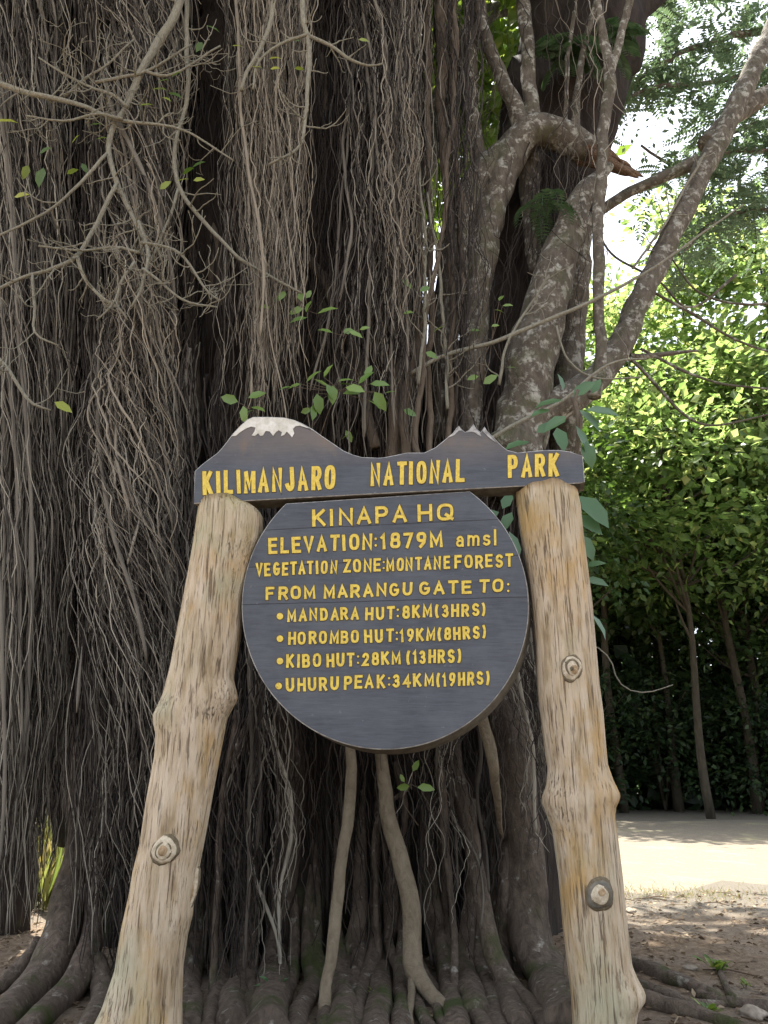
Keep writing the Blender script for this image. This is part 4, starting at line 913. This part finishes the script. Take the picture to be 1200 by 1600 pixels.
# leaf litter and twigs on the soil
b_ = MB(); k = 11000; xx = rng.uniform(-5, 8, k); yy_ = rng.uniform(4.3, 11, k); P = np.stack([xx, yy_, ground_z(xx, yy_) + .012], -1)
D = rng.normal(0, 1, (k, 3)); D[:, 2] *= .2
leaves(b_, P, D, rng.uniform(.015, .075, k), .4, LEAF4, LEAF4_T, 1)
for q in range(260):
    p = np.array((rng.uniform(-4, 7), rng.uniform(4.4, 10.5), 0)); a = rng.uniform(0, 6.28); l_ = rng.uniform(.08, .4)
    e = p + np.array((math.cos(a), math.sin(a), 0)) * l_; p[2] = ground_z(p[0], p[1]) + .012; e[2] = ground_z(e[0], e[1]) + .015
    tube(b_, np.array([p, (p + e) / 2 + (0, 0, .02), e]), .005, 4, cap=False)
tag(b_.build('leaf_litter', M['litter'], None, False), 'dry leaves and twigs strewn over the soil', 'litter', kind='stuff')
def stone(px, py, s, label):
    p = ground_pt(px, py); p[2] = ground_z(p[0], p[1])
    bm = bmesh.new(); bmesh.ops.create_icosphere(bm, subdivisions=3, radius=1)
    ph = rng.uniform(0, 6.28, 6)
    for v in bm.verts:
        c = v.co; g = 1 + .16 * math.sin(c.x * 3 + ph[0]) + .13 * math.sin(c.y * 4 + ph[1]) + .08 * math.sin(c.z * 6 + c.x * 5 + ph[2])
        v.co = Vector((c.x * g * s, c.y * g * s * .8, c.z * g * s * .45))
    me = bpy.data.meshes.new('stone'); bm.to_mesh(me); bm.free(); me.materials.append(M['rock'])
    for f in me.polygons: f.use_smooth = True
    o_ = link(bpy.data.objects.new('stone', me)); o_.location = (p[0], p[1], p[2] + s * .2); tag(o_, label, 'stone', 'stones on the soil')
stone(1050, 1562, .06, 'pale flattish stone wedged between the roots right of the post')
stone(1078, 1518, .05, 'small brown stone on the soil behind the surface roots')
stone(1180, 1588, .09, 'rounded stone by the bottom right corner')
stone(985, 1425, .06, 'dark stone beside the right post on the shaded soil')
# fallen log
p = ground_pt(858, 1356)
lg = empty('fallen_log', (p[0], p[1], 0)); tag(lg, 'orange brown fallen log at the road edge, half hidden behind the right post', 'log')
b_ = MB(); xs_ = np.linspace(-.35, .75, 22); tube(b_, np.stack([p[0] + xs_, p[1] + .1 * xs_, np.full(22, .2)], -1), .21 + .01 * np.sin(xs_ * 9), 20, .05, .04, cap=False); b_.build('bark', M['log'], lg)
for sg, xq in ((-1, -.35), (1, .75)):
    th = np.linspace(0, 6.283, 20, endpoint=False); V = np.vstack([np.stack([np.full(20, p[0] + xq + sg * .002), p[1] + .1 * xq + .2 * np.cos(th), .2 + .2 * np.sin(th)], -1), [(p[0] + xq + sg * .012, p[1] + .1 * xq, .2)]])
    mesh_obj('cut_end', V, np.stack([np.arange(20), (np.arange(20) + 1) % 20, np.full(20, 20)], -1), M['knot_c'], lg, False)

# ------------------------------------------------------------------ the sign
SY = 4.95                                   # plane of the post axes
sign = empty('park_sign', (0, SY, 0)); tag(sign, 'wooden park sign with mountain shaped header and round dark board hung between two log posts', 'sign')

def post(left, right, top_drop, mat, seed):
    """log lofted through its outline; left/right: px outlines"""
    la, ra = np.array(left, float), np.array(right, float)
    y0 = max(la[0, 1], ra[0, 1]); ys = np.concatenate([np.linspace(y0, 1600, 150), np.linspace(1612, 1690, 10)])
    nk = 72; th = np.linspace(0, 2 * np.pi, nk, endpoint=False); rows = []
    r2 = np.random.default_rng(seed); ph = r2.uniform(0, 6.28, 40)
    for y in ys:
        yc = min(y, 1600); xl, xr = np.interp(yc, la[:, 1], la[:, 0]), np.interp(yc, ra[:, 1], ra[:, 0])
        if y > 1600:
            xl += (y - 1600) * (la[-1, 0] - la[-2, 0]) / max(1, la[-1, 1] - la[-2, 1]) * .6
        a, c = at(xl, y, SY), at(xr, y, SY); hw = (c[0] - a[0]) / 2; cx = (a[0] + c[0]) / 2; z = a[2]
        depth = .19 + .25 * (hw - .19)
        g = sum(np.sin(th * m + ph[i] + .25 * math.sin(z * 2.2 + ph[i + 12])) for i, m in enumerate((9, 14, 21, 27, 33))) / 5
        g3 = np.sin(th * 3 + z * 2.3 + ph[30]) * np.sin(z * 3.1 + ph[31])
        k = 1 + .022 * g + .02 * g3 * np.abs(np.sin(th))
        rows.append(np.stack([cx + hw * np.cos(th) * k, SY + depth * np.sin(th) * k, np.full(nk, z)], -1))
    rows = np.array(rows)
    # uneven sawn top, higher at the middle
    top = rows[0]; top[:, 2] += top_drop * (1 - .9 * np.abs(np.cos(th))) + .006 * np.sin(th * 7 + ph[3]); rows[0] = top
    n_ = len(rows); V = rows.reshape(-1, 3)
    i = np.arange(n_ - 1)[:, None] * nk; j = np.arange(nk)[None, :]; j2 = (j + 1) % nk
    Q = np.stack([i + j, i + k_(j2, nk), i + nk + j2, i + nk + j], -1).reshape(-1, 4)
    c0 = V[:nk].mean(0) + (0, 0, .01); V = np.vstack([V, c0])
    T = np.stack([np.full(nk, n_ * nk), (np.arange(nk) + 1) % nk, np.arange(nk)], -1)
    return mesh_obj('post', V, [Q[:, ::-1], T], M[mat], sign)
def k_(a, b): return a
LPL = [(311, 791), (304, 842), (294, 900), (281, 967), (267, 1042), (256, 1085), (247, 1104), (240, 1118), (241, 1132), (245, 1148), (243, 1180), (230, 1250), (220, 1317), (209, 1362), (204, 1394), (191, 1452), (182, 1512), (162, 1572), (148, 1600)]
LPR = [(391, 791), (404, 797), (410, 806), (410, 824), (407, 845), (397, 870), (389, 902), (380, 940), (375, 997), (366, 1044), (364, 1060), (369, 1080), (371, 1092), (362, 1108), (354, 1124), (349, 1150), (330, 1250), (323, 1290), (312, 1347), (302, 1407), (300, 1430), (292, 1461), (285, 1509), (283, 1560), (283, 1600)]
RPL = [(806, 772), (812, 824), (815, 843), (823, 887), (829, 927), (837, 1006), (841, 1084), (852, 1171), (857, 1202), (854, 1228), (848, 1244), (847, 1254), (853, 1268), (858, 1282), (864, 1300), (873, 1367), (881, 1454), (888, 1510), (894, 1560), (896, 1600)]
RPR = [(901, 772), (906, 793), (910, 834), (918, 896), (924, 943), (929, 1006), (935, 1071), (941, 1115), (945, 1165), (948, 1195), (956, 1217), (967, 1240), (967, 1248), (961, 1260), (959, 1275), (964, 1314), (971, 1374), (979, 1454), (985, 1504), (993, 1524), (1006, 1548), (1006, 1560), (994, 1578), (991, 1600)]
post_l = post(LPL, LPR, .035, 'post_a', 3)
post_r = post(RPL, RPR, .045, 'post_b', 8)
def knot(parent, px, py, w_, h_, rings, tilt=0):
    """branch scar: ring, pale collar and heart standing just proud of the post"""
    for (s_, d_, mt) in rings:
        nk = 28; th = np.linspace(0, 2 * np.pi, nk, endpoint=False); wob = 1 + .05 * np.sin(th * 2 + px) + .03 * np.sin(th * 3 + py) + .012 * np.sin(th * 7)
        ox, oy = rng.normal(0, .06, 2) * (1 - s_) * 3; wob = wob * (1 + .045 * np.sin(th * 2 + rng.uniform(0, 6)) + .035 * np.sin(th * 4 + rng.uniform(0, 6)) + .02 * np.sin(th * 9 + rng.uniform(0, 6)))
        lo = []
        for f_, dd in ((1.0, .03), (.97, 0), (.80, -.010), (.0, -.006)):
            if f_ == 0: lo.append(np.array([(0, 0, dd)])); continue
            lo.append(np.stack([(np.cos(th) * s_ * f_ * wob + ox) * w_, (np.sin(th) * s_ * f_ * wob + oy) * h_, np.full(nk, dd)], -1))
        V = np.vstack(lo); ct, st = math.cos(tilt), math.sin(tilt)
        c = at(px, py, SY); m_ = ppm(py, SY)
        # surface distance of the post there
        po = parent.data; co = np.empty(len(po.vertices) * 3, dtype=np.float32); po.vertices.foreach_get('co', co); co = co.reshape(-1, 3) + np.array(sign.location)
        pr = c.copy()
        for _ in range(4):
            q = co[np.argsort((co[:, 0] - pr[0]) ** 2 + (co[:, 2] - pr[2]) ** 2 + (co[:, 1] > SY) * 9)[:4]].mean(0)
            pr = at(px, py, q[1])
        slope = (pr[0] - c[0]) * 0
        W = np.stack([pr[0] + (V[:, 0] * ct - V[:, 1] * st) * m_, pr[1] - d_ + V[:, 2] + .15 * ((V[:, 0] * m_) ** 2), pr[2] + (V[:, 0] * st + V[:, 1] * ct) * m_], -1)
        i = np.arange(2)[:, None] * nk; j = np.arange(nk)[None]; j2 = (j + 1) % nk
        Q = np.stack([i + j, i + j2, i + nk + j2, i + nk + j], -1).reshape(-1, 4)
        T = np.stack([2 * nk + np.arange(nk), 2 * nk + (np.arange(nk) + 1) % nk, np.full(nk, 3 * nk)], -1)
        mesh_obj('knot', W, [Q, T], M[mt], parent)
knot(post_l, 257, 1328, 19, 19, [(1.15, .0, 'knot_g'), (1.0, .010, 'knot'), (.72, .016, 'knot_g'), (.66, .019, 'knot'), (.42, .024, 'knot_c')], -.3)
knot(post_l, 301, 1390, 7, 30, [(1.1, .0, 'knot_g'), (1, .010, 'knot'), (.55, .016, 'knot_c')], -.16)
knot(post_r, 893, 1044, 14, 19, [(1.15, .0, 'knot_g'), (1.0, .009, 'knot'), (.78, .014, 'knot_g'), (.62, .018, 'knot'), (.42, .023, 'knot_c'), (.2, .028, 'knot_g')], 0)
knot(post_r, 937, 1398, 18, 21, [(1.2, .0, 'knot_g'), (1.02, .010, 'rim'), (.82, .015, 'knot_g'), (.74, .019, 'knot'), (.3, .025, 'knot_c')], -.1)

def slab(name, outline, Yf, depth, skew, mats, parent, bev=.006, taper=1.0):
    """board cut to an outline (px at its front face), thickness depth; edge chamfered"""
    O = np.array([at(x, y, Yf) for x, y in outline]); n_ = len(O)
    ar = .5 * np.sum(O[:, 0] * np.roll(O[:, 2], -1) - np.roll(O[:, 0], -1) * O[:, 2])
    if ar < 0: O = O[::-1]
    t = np.roll(O, -1, 0) - np.roll(O, 1, 0); nn = np.stack([t[:, 2], np.zeros(n_), -t[:, 0]], -1); nn /= np.linalg.norm(nn, axis=1)[:, None] + 1e-9
    A = O - nn * bev; Bf = O + (0, bev, 0); Cb = O + np.array((skew[0], depth, skew[1]))
    bm = bmesh.new()
    rings = [[bm.verts.new(p) for p in ring] for ring in (A, Bf, Cb)]
    f = bm.faces.new(rings[0]); f.material_index = 0
    for a, c, mi in ((0, 1, 1), (1, 2, 2)):
        for i in range(n_):
            j = (i + 1) % n_
            q = bm.faces.new((rings[a][i], rings[c][i], rings[c][j], rings[a][j])); q.material_index = mi
    f = bm.faces.new(rings[2][::-1]); f.material_index = 2
    bmesh.ops.recalc_face_normals(bm, faces=bm.faces)
    off = Vector(parent.location)
    for v in bm.verts: v.co -= off
    me = bpy.data.meshes.new(name); bm.to_mesh(me); bm.free()
    for mm in mats: me.materials.append(mm)
    return link(bpy.data.objects.new(name, me), parent)

HY = 4.84
HEAD = [(303, 787), (304, 736), (316, 725), (328, 716), (340, 707), (348, 698), (355, 689), (363, 678), (375, 665), (386, 655), (396, 651), (419, 651), (444, 652), (460, 656), (472, 661), (488, 670), (502, 680), (521, 693), (537, 704), (551, 710), (565, 714), (592, 715), (602, 714), (617, 711), (636, 707), (650, 707), (663, 707), (680, 699), (696, 686), (708, 676), (713, 669), (717, 665), (721, 670), (727, 675), (733, 671), (737, 666), (740, 662), (744, 669), (751, 675), (754, 671), (757, 666), (762, 674), (776, 688), (785, 697), (793, 703), (809, 707), (828, 705), (853, 703), (872, 703), (889, 705), (911, 712), (914, 753), (907, 755), (600, 771)]
board_head = board_mat('header_paint', [], True)
zc = lambda px, py, Y: at(px, py, Y)
def joint(p1, p2, Y):
    a, c = at(*p1, Y), at(*p2, Y); s = (c[2] - a[2]) / (c[0] - a[0]); return (a[2] - s * a[0], s)
DY = 4.86
board_disc = board_mat('round_board_paint', [joint((392, 886), (802, 868), DY), joint((400, 829), (775, 812), DY), joint((382, 945), (822, 933), DY)], False)
head = slab('header_board', HEAD, HY, .17, (.035, 0), [board_head, M['chip'], M['rim']], sign, .005)
# round board, top cut flat under the header
disc = []
cx, cy, rx, ry = 602, 948, 224.5, 223.5
for k in range(140):
    a = 2 * math.pi * k / 140; x = cx + rx * math.sin(a); y = cy - ry * math.cos(a)
    ytop = 785 - (x - 470) * .045 - 6
    if y >= ytop: disc.append((x, y))
# insert flat top corners
L_ = [(463, 779.0)]; 
disc = [q for q in disc]
right_side = [q for q in disc if q[0] >= cx]; left_side = [q for q in disc if q[0] < cx]
right_side.sort(key=lambda q: q[1]); left_side.sort(key=lambda q: -q[1])
outline = right_side + left_side
board = slab('round_board', outline, DY, .15, (.040, -.025), [board_disc, M['chip'], M['rim']], sign, .006)

# snow on the carved mountains
def plate(name, outline, Yf, h, mat, parent, off=(0, 0, 0)):
    O = np.array([at(x, y, Yf) for x, y in outline])
    bm = bmesh.new(); a = [bm.verts.new(p + (0, -h, 0)) for p in O]; c = [bm.verts.new(p + (0, .004, 0)) for p in O]
    bm.faces.new(a); bm.faces.new(c[::-1])
    for i in range(len(O)): j = (i + 1) % len(O); bm.faces.new((a[i], c[i], c[j], a[j]))
    bmesh.ops.recalc_face_normals(bm, faces=bm.faces)
    s_ = Vector(sign.location)
    for v in bm.verts: v.co -= s_
    me = bpy.data.meshes.new(name); bm.to_mesh(me); bm.free(); me.materials.append(mat)
    return link(bpy.data.objects.new(name, me), parent)
c1 = lambda x, y: (290 + x / 3.636, 640 + y / 3.636)
low = [(262, 152), (285, 150), (310, 130), (340, 110), (372, 97), (398, 103), (392, 125), (376, 148), (395, 150), (412, 135), (425, 150), (440, 148), (455, 122), (478, 125), (498, 150), (512, 130), (530, 118), (548, 130), (542, 152), (560, 145), (575, 125), (590, 140), (605, 158), (618, 135), (610, 110), (625, 95), (650, 92), (690, 105), (722, 115)]
upp = [(488, 672.5), (472, 663), (460, 657.5), (444, 653.5), (419, 652.5), (396, 652.5), (387, 656.5), (376, 666), (364, 679.5)]
plate('snow_cap', [c1(*q) for q in low] + upp, HY, .004, M['snow'], head)
for tri in [[(700, 684), (709, 677.5), (717, 667.5), (722, 673), (717, 673), (710, 680)], [(729, 676), (737, 668), (740, 664.5), (744, 671.5), (750, 677), (752, 682), (746, 679), (742, 676), (737, 675)], [(754, 674), (757, 668.5), (762, 677), (770, 685.5), (776, 692), (768, 687), (761, 681)]]:
    plate('snow_cap', tri, HY, .004, M['chip'], head)

# ---- carved lettering: raised single-stroke ribbons over a dark painted shadow edge
def arc(cx, cy, rx, ry, a0, a1, n=9):
    return [(cx + rx * math.cos(R(a0 + (a1 - a0) * i / (n - 1))), cy + ry * math.sin(R(a0 + (a1 - a0) * i / (n - 1)))) for i in range(n)]
def oval(x0, x1, y0, y1):
    w2, h2 = (x1 - x0) / 2, (y1 - y0) / 2; p = []
    for k in range(24):
        a = 2 * math.pi * k / 24; c, s = math.cos(a), math.sin(a)
        p.append((x0 + w2 + w2 * math.copysign(abs(c) ** .72, c), y0 + h2 + h2 * math.copysign(abs(s) ** .72, s)))
    return p + ['closed']
G = {
 'A': (1.0, [[(0, 0), (.5, 1), (1, 0)], [(.2, .3), (.8, .3)]]),
 'B': (.9, [[(0, 0), (0, 1), (.55, 1)] + arc(.6, .76, .36, .24, 90, -90) + [(0, .52)], [(.55, .52)] + arc(.6, .26, .4, .26, 90, -90) + [(-.02, 0)]]),
 'D': (.95, [[(0, 0), (0, 1), (.45, 1)] + arc(.5, .5, .5, .5, 90, -90) + [(-.02, 0)]]),
 'E': (.85, [[(1, 1), (0, 1), (0, 0), (1, 0)], [(0, .52), (.85, .52)]]),
 'F': (.82, [[(1, 1), (0, 1), (0, 0)], [(0, .5), (.8, .5)]]),
 'G': (.98, [arc(.5, .55, .48, .45, 52, 180, 10) + arc(.5, .42, .5, .42, 180, 350, 10) + [(1, .46), (.62, .46)]]),
 'H': (.95, [[(0, 0), (0, 1)], [(1, 0), (1, 1)], [(0, .5), (1, .5)]]),
 'I': (.12, [[(.5, 0), (.5, 1)]]),
 'J': (.8, [[(1, 1), (1, .3)] + arc(.5, .3, .5, .3, 0, -160, 8)]),
 'K': (.92, [[(0, 0), (0, 1)], [(.95, 1), (.05, .42)], [(.3, .58), (1, 0)]]),
 'L': (.8, [[(0, 1), (0, 0), (1, 0)]]),
 'M': (1.15, [[(0, 0), (0, 1), (.5, .2), (1, 1), (1, 0)]]),
 'N': (1.0, [[(0, 0), (0, 1), (1, 0), (1, 1)]]),
 'O': (1.0, [oval(0, 1, 0, 1)]),
 'P': (.88, [[(0, 0), (0, 1), (.55, 1)] + arc(.6, .73, .4, .27, 90, -90) + [(0, .46)]]),
 'Q': (1.1, [oval(0, 1, 0, 1), [(.6, .3), (1.02, .02)]]),
 'R': (.92, [[(0, 0), (0, 1), (.55, 1)] + arc(.6, .74, .38, .26, 90, -90) + [(0, .48)], [(.5, .48), (1, 0)]]),
 'S': (.88, [arc(.5, .74, .46, .26, 30, 270, 12) + arc(.5, .25, .48, .25, 90, -150, 12)]),
 'T': (.9, [[(0, 1), (1, 1)], [(.5, 1), (.5, 0)]]),
 'U': (.95, [[(0, 1), (0, .35)] + arc(.5, .35, .5, .35, 180, 360, 11) + [(1, 1)]]),
 'V': (1.0, [[(0, 1), (.5, 0), (1, 1)]]),
 'Z': (.9, [[(0, 1), (1, 1), (0, 0), (1, 0)]]),
 '1': (.35, [[(.1, .82), (.7, 1), (.7, 0)]]),
 '2': (.8, [arc(.5, .72, .47, .28, 165, -30, 9) + [(0, 0), (1, 0)]]),
 '3': (.8, [arc(.48, .75, .42, .25, 150, -90, 9) , arc(.48, .26, .48, .26, 90, -150, 10)]),
 '4': (.9, [[(.72, 0), (.72, 1), (0, .3), (1, .3)]]),
 '7': (.8, [[(0, 1), (1, 1), (.35, 0)]]),
 '8': (.85, [oval(.08, .92, .52, 1), oval(0, 1, 0, .52)]),
 '9': (.82, [oval(.02, .98, .44, 1), [(.98, .7), (.85, .3), (.35, 0)]]),
 '(': (.34, [arc(1.25, .5, 1.15, .62, 122, 238, 9)]),
 ')': (.34, [arc(-.25, .5, 1.15, .62, 58, -58, 9)]),
 'a': (.8, [arc(.5, .36, .42, .28, 150, 20, 7) + [(.94, 0)], arc(.45, .19, .42, .19, 60, 330, 10)]),
 'm': (1.25, [[(0, 0), (0, .64)], arc(.25, .4, .25, .22, 170, 0, 7) + [(.5, 0)], arc(.75, .4, .25, .22, 170, 0, 7) + [(1, 0)]]),
 's': (.72, [arc(.5, .48, .45, .15, 30, 270, 9) + arc(.5, .165, .46, .165, 90, -150, 9)]),
 'l': (.10, [[(.5, 0), (.5, 1)]]),
}
def ribbon(pts, th, closed=False):
    P = np.array(pts, float)
    if closed:
        P = P[:24]; d = np.roll(P, -1, 0) - P; d /= np.linalg.norm(d, axis=1)[:, None]
        nr = np.stack([-d[:, 1], d[:, 0]], -1); M_ = nr + np.roll(nr, 1, 0); M_ /= np.linalg.norm(M_, axis=1)[:, None]
        a, e = P + M_ * th / 2, P - M_ * th / 2
        return np.vstack([a, a[:1]]), np.vstack([e, e[:1]])
    keep = [0] + [i for i in range(1, len(P)) if np.linalg.norm(P[i] - P[i - 1]) > .25]; P = P[keep]
    d = np.diff(P, axis=0); d /= np.linalg.norm(d, axis=1)[:, None]
    nrm = np.stack([-d[:, 1], d[:, 0]], -1); n_ = len(P); M_ = np.zeros_like(P)
    M_[0], M_[-1] = nrm[0], nrm[-1]
    for i in range(1, n_ - 1):
        s = nrm[i - 1] + nrm[i]; q = np.linalg.norm(s)
        M_[i] = s / q / max(.5, q / 2) if q > .3 else nrm[i]
    P = P.copy(); P[0] -= d[0] * th * .42; P[-1] += d[-1] * th * .42
    return P + M_ * th / 2, P - M_ * th / 2
cnt = [0]
def lettering(words, Yf, parent, th):
    """words: (text, x0, base0, x1, base1, cap px)"""
    V, Fq, mi = [], [], []; nv = 0
    for text, x0, b0, x1, b1, cap in words:
        if text in ':.*':
            dots = [(x0, b0 - q) for q in ((cap * .25, cap * .72) if text == ':' else (0,))]
            rr = b1
            for dx, dy in dots:
                for rad, h, m_ in ((rr + 1.0, .0016, 1), (rr, .0042, 0)):
                    cnt[0] += 1; ring = [(dx + rad * math.cos(a), dy + rad * math.sin(a)) for a in np.linspace(0, 2 * math.pi, 14, endpoint=False)]
                    for q in ring: p = at(*q, Yf); V.append(p + (0, -h, 0))
                    for q in ring: p = at(*q, Yf); V.append(p + (0, .002, 0))
                    c = at(dx, dy, Yf) + (0, -h - .001, 0); V.append(c)
                    for i in range(14):
                        j = (i + 1) % 14
                        Fq.append((nv + i, nv + j, nv + 14 + j, nv + 14 + i)); mi.append(m_)
                        Fq.append((nv + 28, nv + j, nv + i, nv + 28)); mi.append(m_)
                    nv += 29
            continue
        ws = [G[c][0] for c in text]; gap = .34
        tot = sum(ws) + gap * (len(ws) - 1)
        t_ = th * (.75 if text == 'amsl' else 1)
        unit = (x1 - x0 - t_ * len(ws)) / tot; cur = x0
        for c, w0 in zip(text, ws):
            gw = w0 * unit
            jx, jy = rng.normal(0, .35, 2); js = rng.normal(0, .02)
            for si, st in enumerate(G[c][1]):
                pts = []; closed = st[-1] == 'closed'
                for gx_, gy_ in (st[:-1] if closed else st):
                    X = cur + t_ / 2 + gx_ * gw + jx + js * gy_ * cap; fx = (X - x0) / max(1, x1 - x0)
                    Yb = b0 + (b1 - b0) * fx; pts.append((X, Yb - t_ / 2 - gy_ * (cap - t_) + jy))
                for ww, h, m_ in ((t_ + 1.8, .0014, 1), (t_ * rng.uniform(.94, 1.06), .0040, 0)):
                    cnt[0] += 1; hh = h + (cnt[0] % 23) * .00006 + si * .0002
                    a, e = ribbon(pts, ww, closed); n_ = len(a)
                    mid = (a + e) / 2
                    for arr, yo in ((a, .002), (a * .82 + mid * .18, -hh), (e * .82 + mid * .18, -hh), (e, .002)):
                        for qi, q in enumerate(arr): V.append(at(q[0], q[1], Yf) + (0, yo - (qi * .00003 if yo < 0 else 0), 0))
                    for i in range(n_ - 1):
                        for s_ in range(3):
                            Fq.append((nv + s_ * n_ + i, nv + s_ * n_ + i + 1, nv + (s_ + 1) * n_ + i + 1, nv + (s_ + 1) * n_ + i)); mi.append(m_)
                    for i in (() if closed else (0, n_ - 1)):
                        Fq.append((nv + i, nv + n_ + i, nv + 2 * n_ + i, nv + 3 * n_ + i)); mi.append(m_)
                    nv += 4 * n_
            cur += gw + t_ + gap * unit
    bm = bmesh.new(); vs = [bm.verts.new(p - np.array(sign.location)) for p in V]
    for f, m_ in zip(Fq, mi):
        ids = list(dict.fromkeys(f))
        try: q = bm.faces.new([vs[i] for i in ids]); q.material_index = m_
        except ValueError: pass
    bmesh.ops.recalc_face_normals(bm, faces=bm.faces)
    me = bpy.data.meshes.new('lettering'); bm.to_mesh(me); bm.free(); me.materials.append(M['yellow']); me.materials.append(M['edge_shade'])
    return link(bpy.data.objects.new('lettering', me), parent)
lettering([('KILIMANJARO', 317, 775, 524, 765, 38.5)], HY, head, 7.2)
lettering([('NATIONAL', 578, 761, 726, 753.5, 37)], HY, head, 7.0)
lettering([('PARK', 793, 748.5, 873, 744, 37)], HY, head, 7.0)
for words, th in [
  ([('KINAPA', 487, 823.5, 636, 816.5, 27.5), ('HQ', 652, 816, 709, 813, 27.5)], 5.4),
  ([('ELEVATION', 419, 866, 582, 859.5, 26), (':', 587, 858, 0, 1.9, 22), ('1879M', 594, 859.5, 692, 855.5, 25.5), ('amsl', 712, 855, 776, 852, 26)], 5.2),
  ([('VEGETATION', 399, 901.5, 527, 896.5, 21.5), ('ZONE', 536, 896, 596, 893.5, 21.5), (':', 599.5, 893, 0, 1.6, 20), ('MONTANE', 603, 893.5, 703, 889.5, 21.5), ('FOREST', 710, 889, 802, 886, 21.5)], 4.3),
  ([('FROM', 415, 938, 493, 936, 21.5), ('MARANGU', 505, 936, 644, 931, 21.5), ('GATE', 655, 930.5, 737, 927.5, 21.5), ('TO', 748, 927, 787, 925.5, 21.5), (':', 794, 929, 0, 1.8, 22)], 4.7),
  ([('*', 437.5, 963, 0, 5.2, 1), ('MANDARA', 449, 972.5, 561, 968.5, 20.5), ('HUT', 570, 970, 617, 968, 21), (':', 621.5, 968, 0, 1.7, 21), ('8KM', 628, 967, 675, 965, 21), ('(3HRS)', 679, 965.5, 760, 962.5, 21)], 4.5),
  ([('*', 437.5, 998, 0, 5.2, 1), ('HOROMBO', 449, 1008.5, 561, 1005, 21), ('HUT', 569, 1005.5, 615, 1004, 21.5), (':', 620, 1004, 0, 1.7, 21), ('19KM', 624, 1003.5, 680, 1001, 21), ('(8HRS)', 683, 1001.5, 760, 998, 21)], 4.5),
  ([('*', 437.5, 1033, 0, 5.2, 1), ('KIBO', 447, 1044.5, 502, 1042.5, 22), ('HUT', 509, 1043, 554, 1041.5, 22), (':', 559.5, 1041, 0, 1.7, 21), ('28KM', 565, 1041, 627, 1038.5, 21.5), ('(13HRS)', 634, 1038.5, 721, 1035.5, 22)], 4.5),
  ([('*', 435.5, 1072, 0, 5.2, 1), ('UHURU', 447, 1081.5, 529, 1078.5, 22), ('PEAK', 537, 1078, 602, 1075.5, 22), (':', 608, 1075, 0, 1.7, 21), ('34KM', 613, 1075.5, 678, 1073, 21.5), ('(19HRS)', 681, 1073.5, 766, 1070.5, 22)], 4.5)]:
    lettering(words, DY, board, th * 1.06)
print('done')
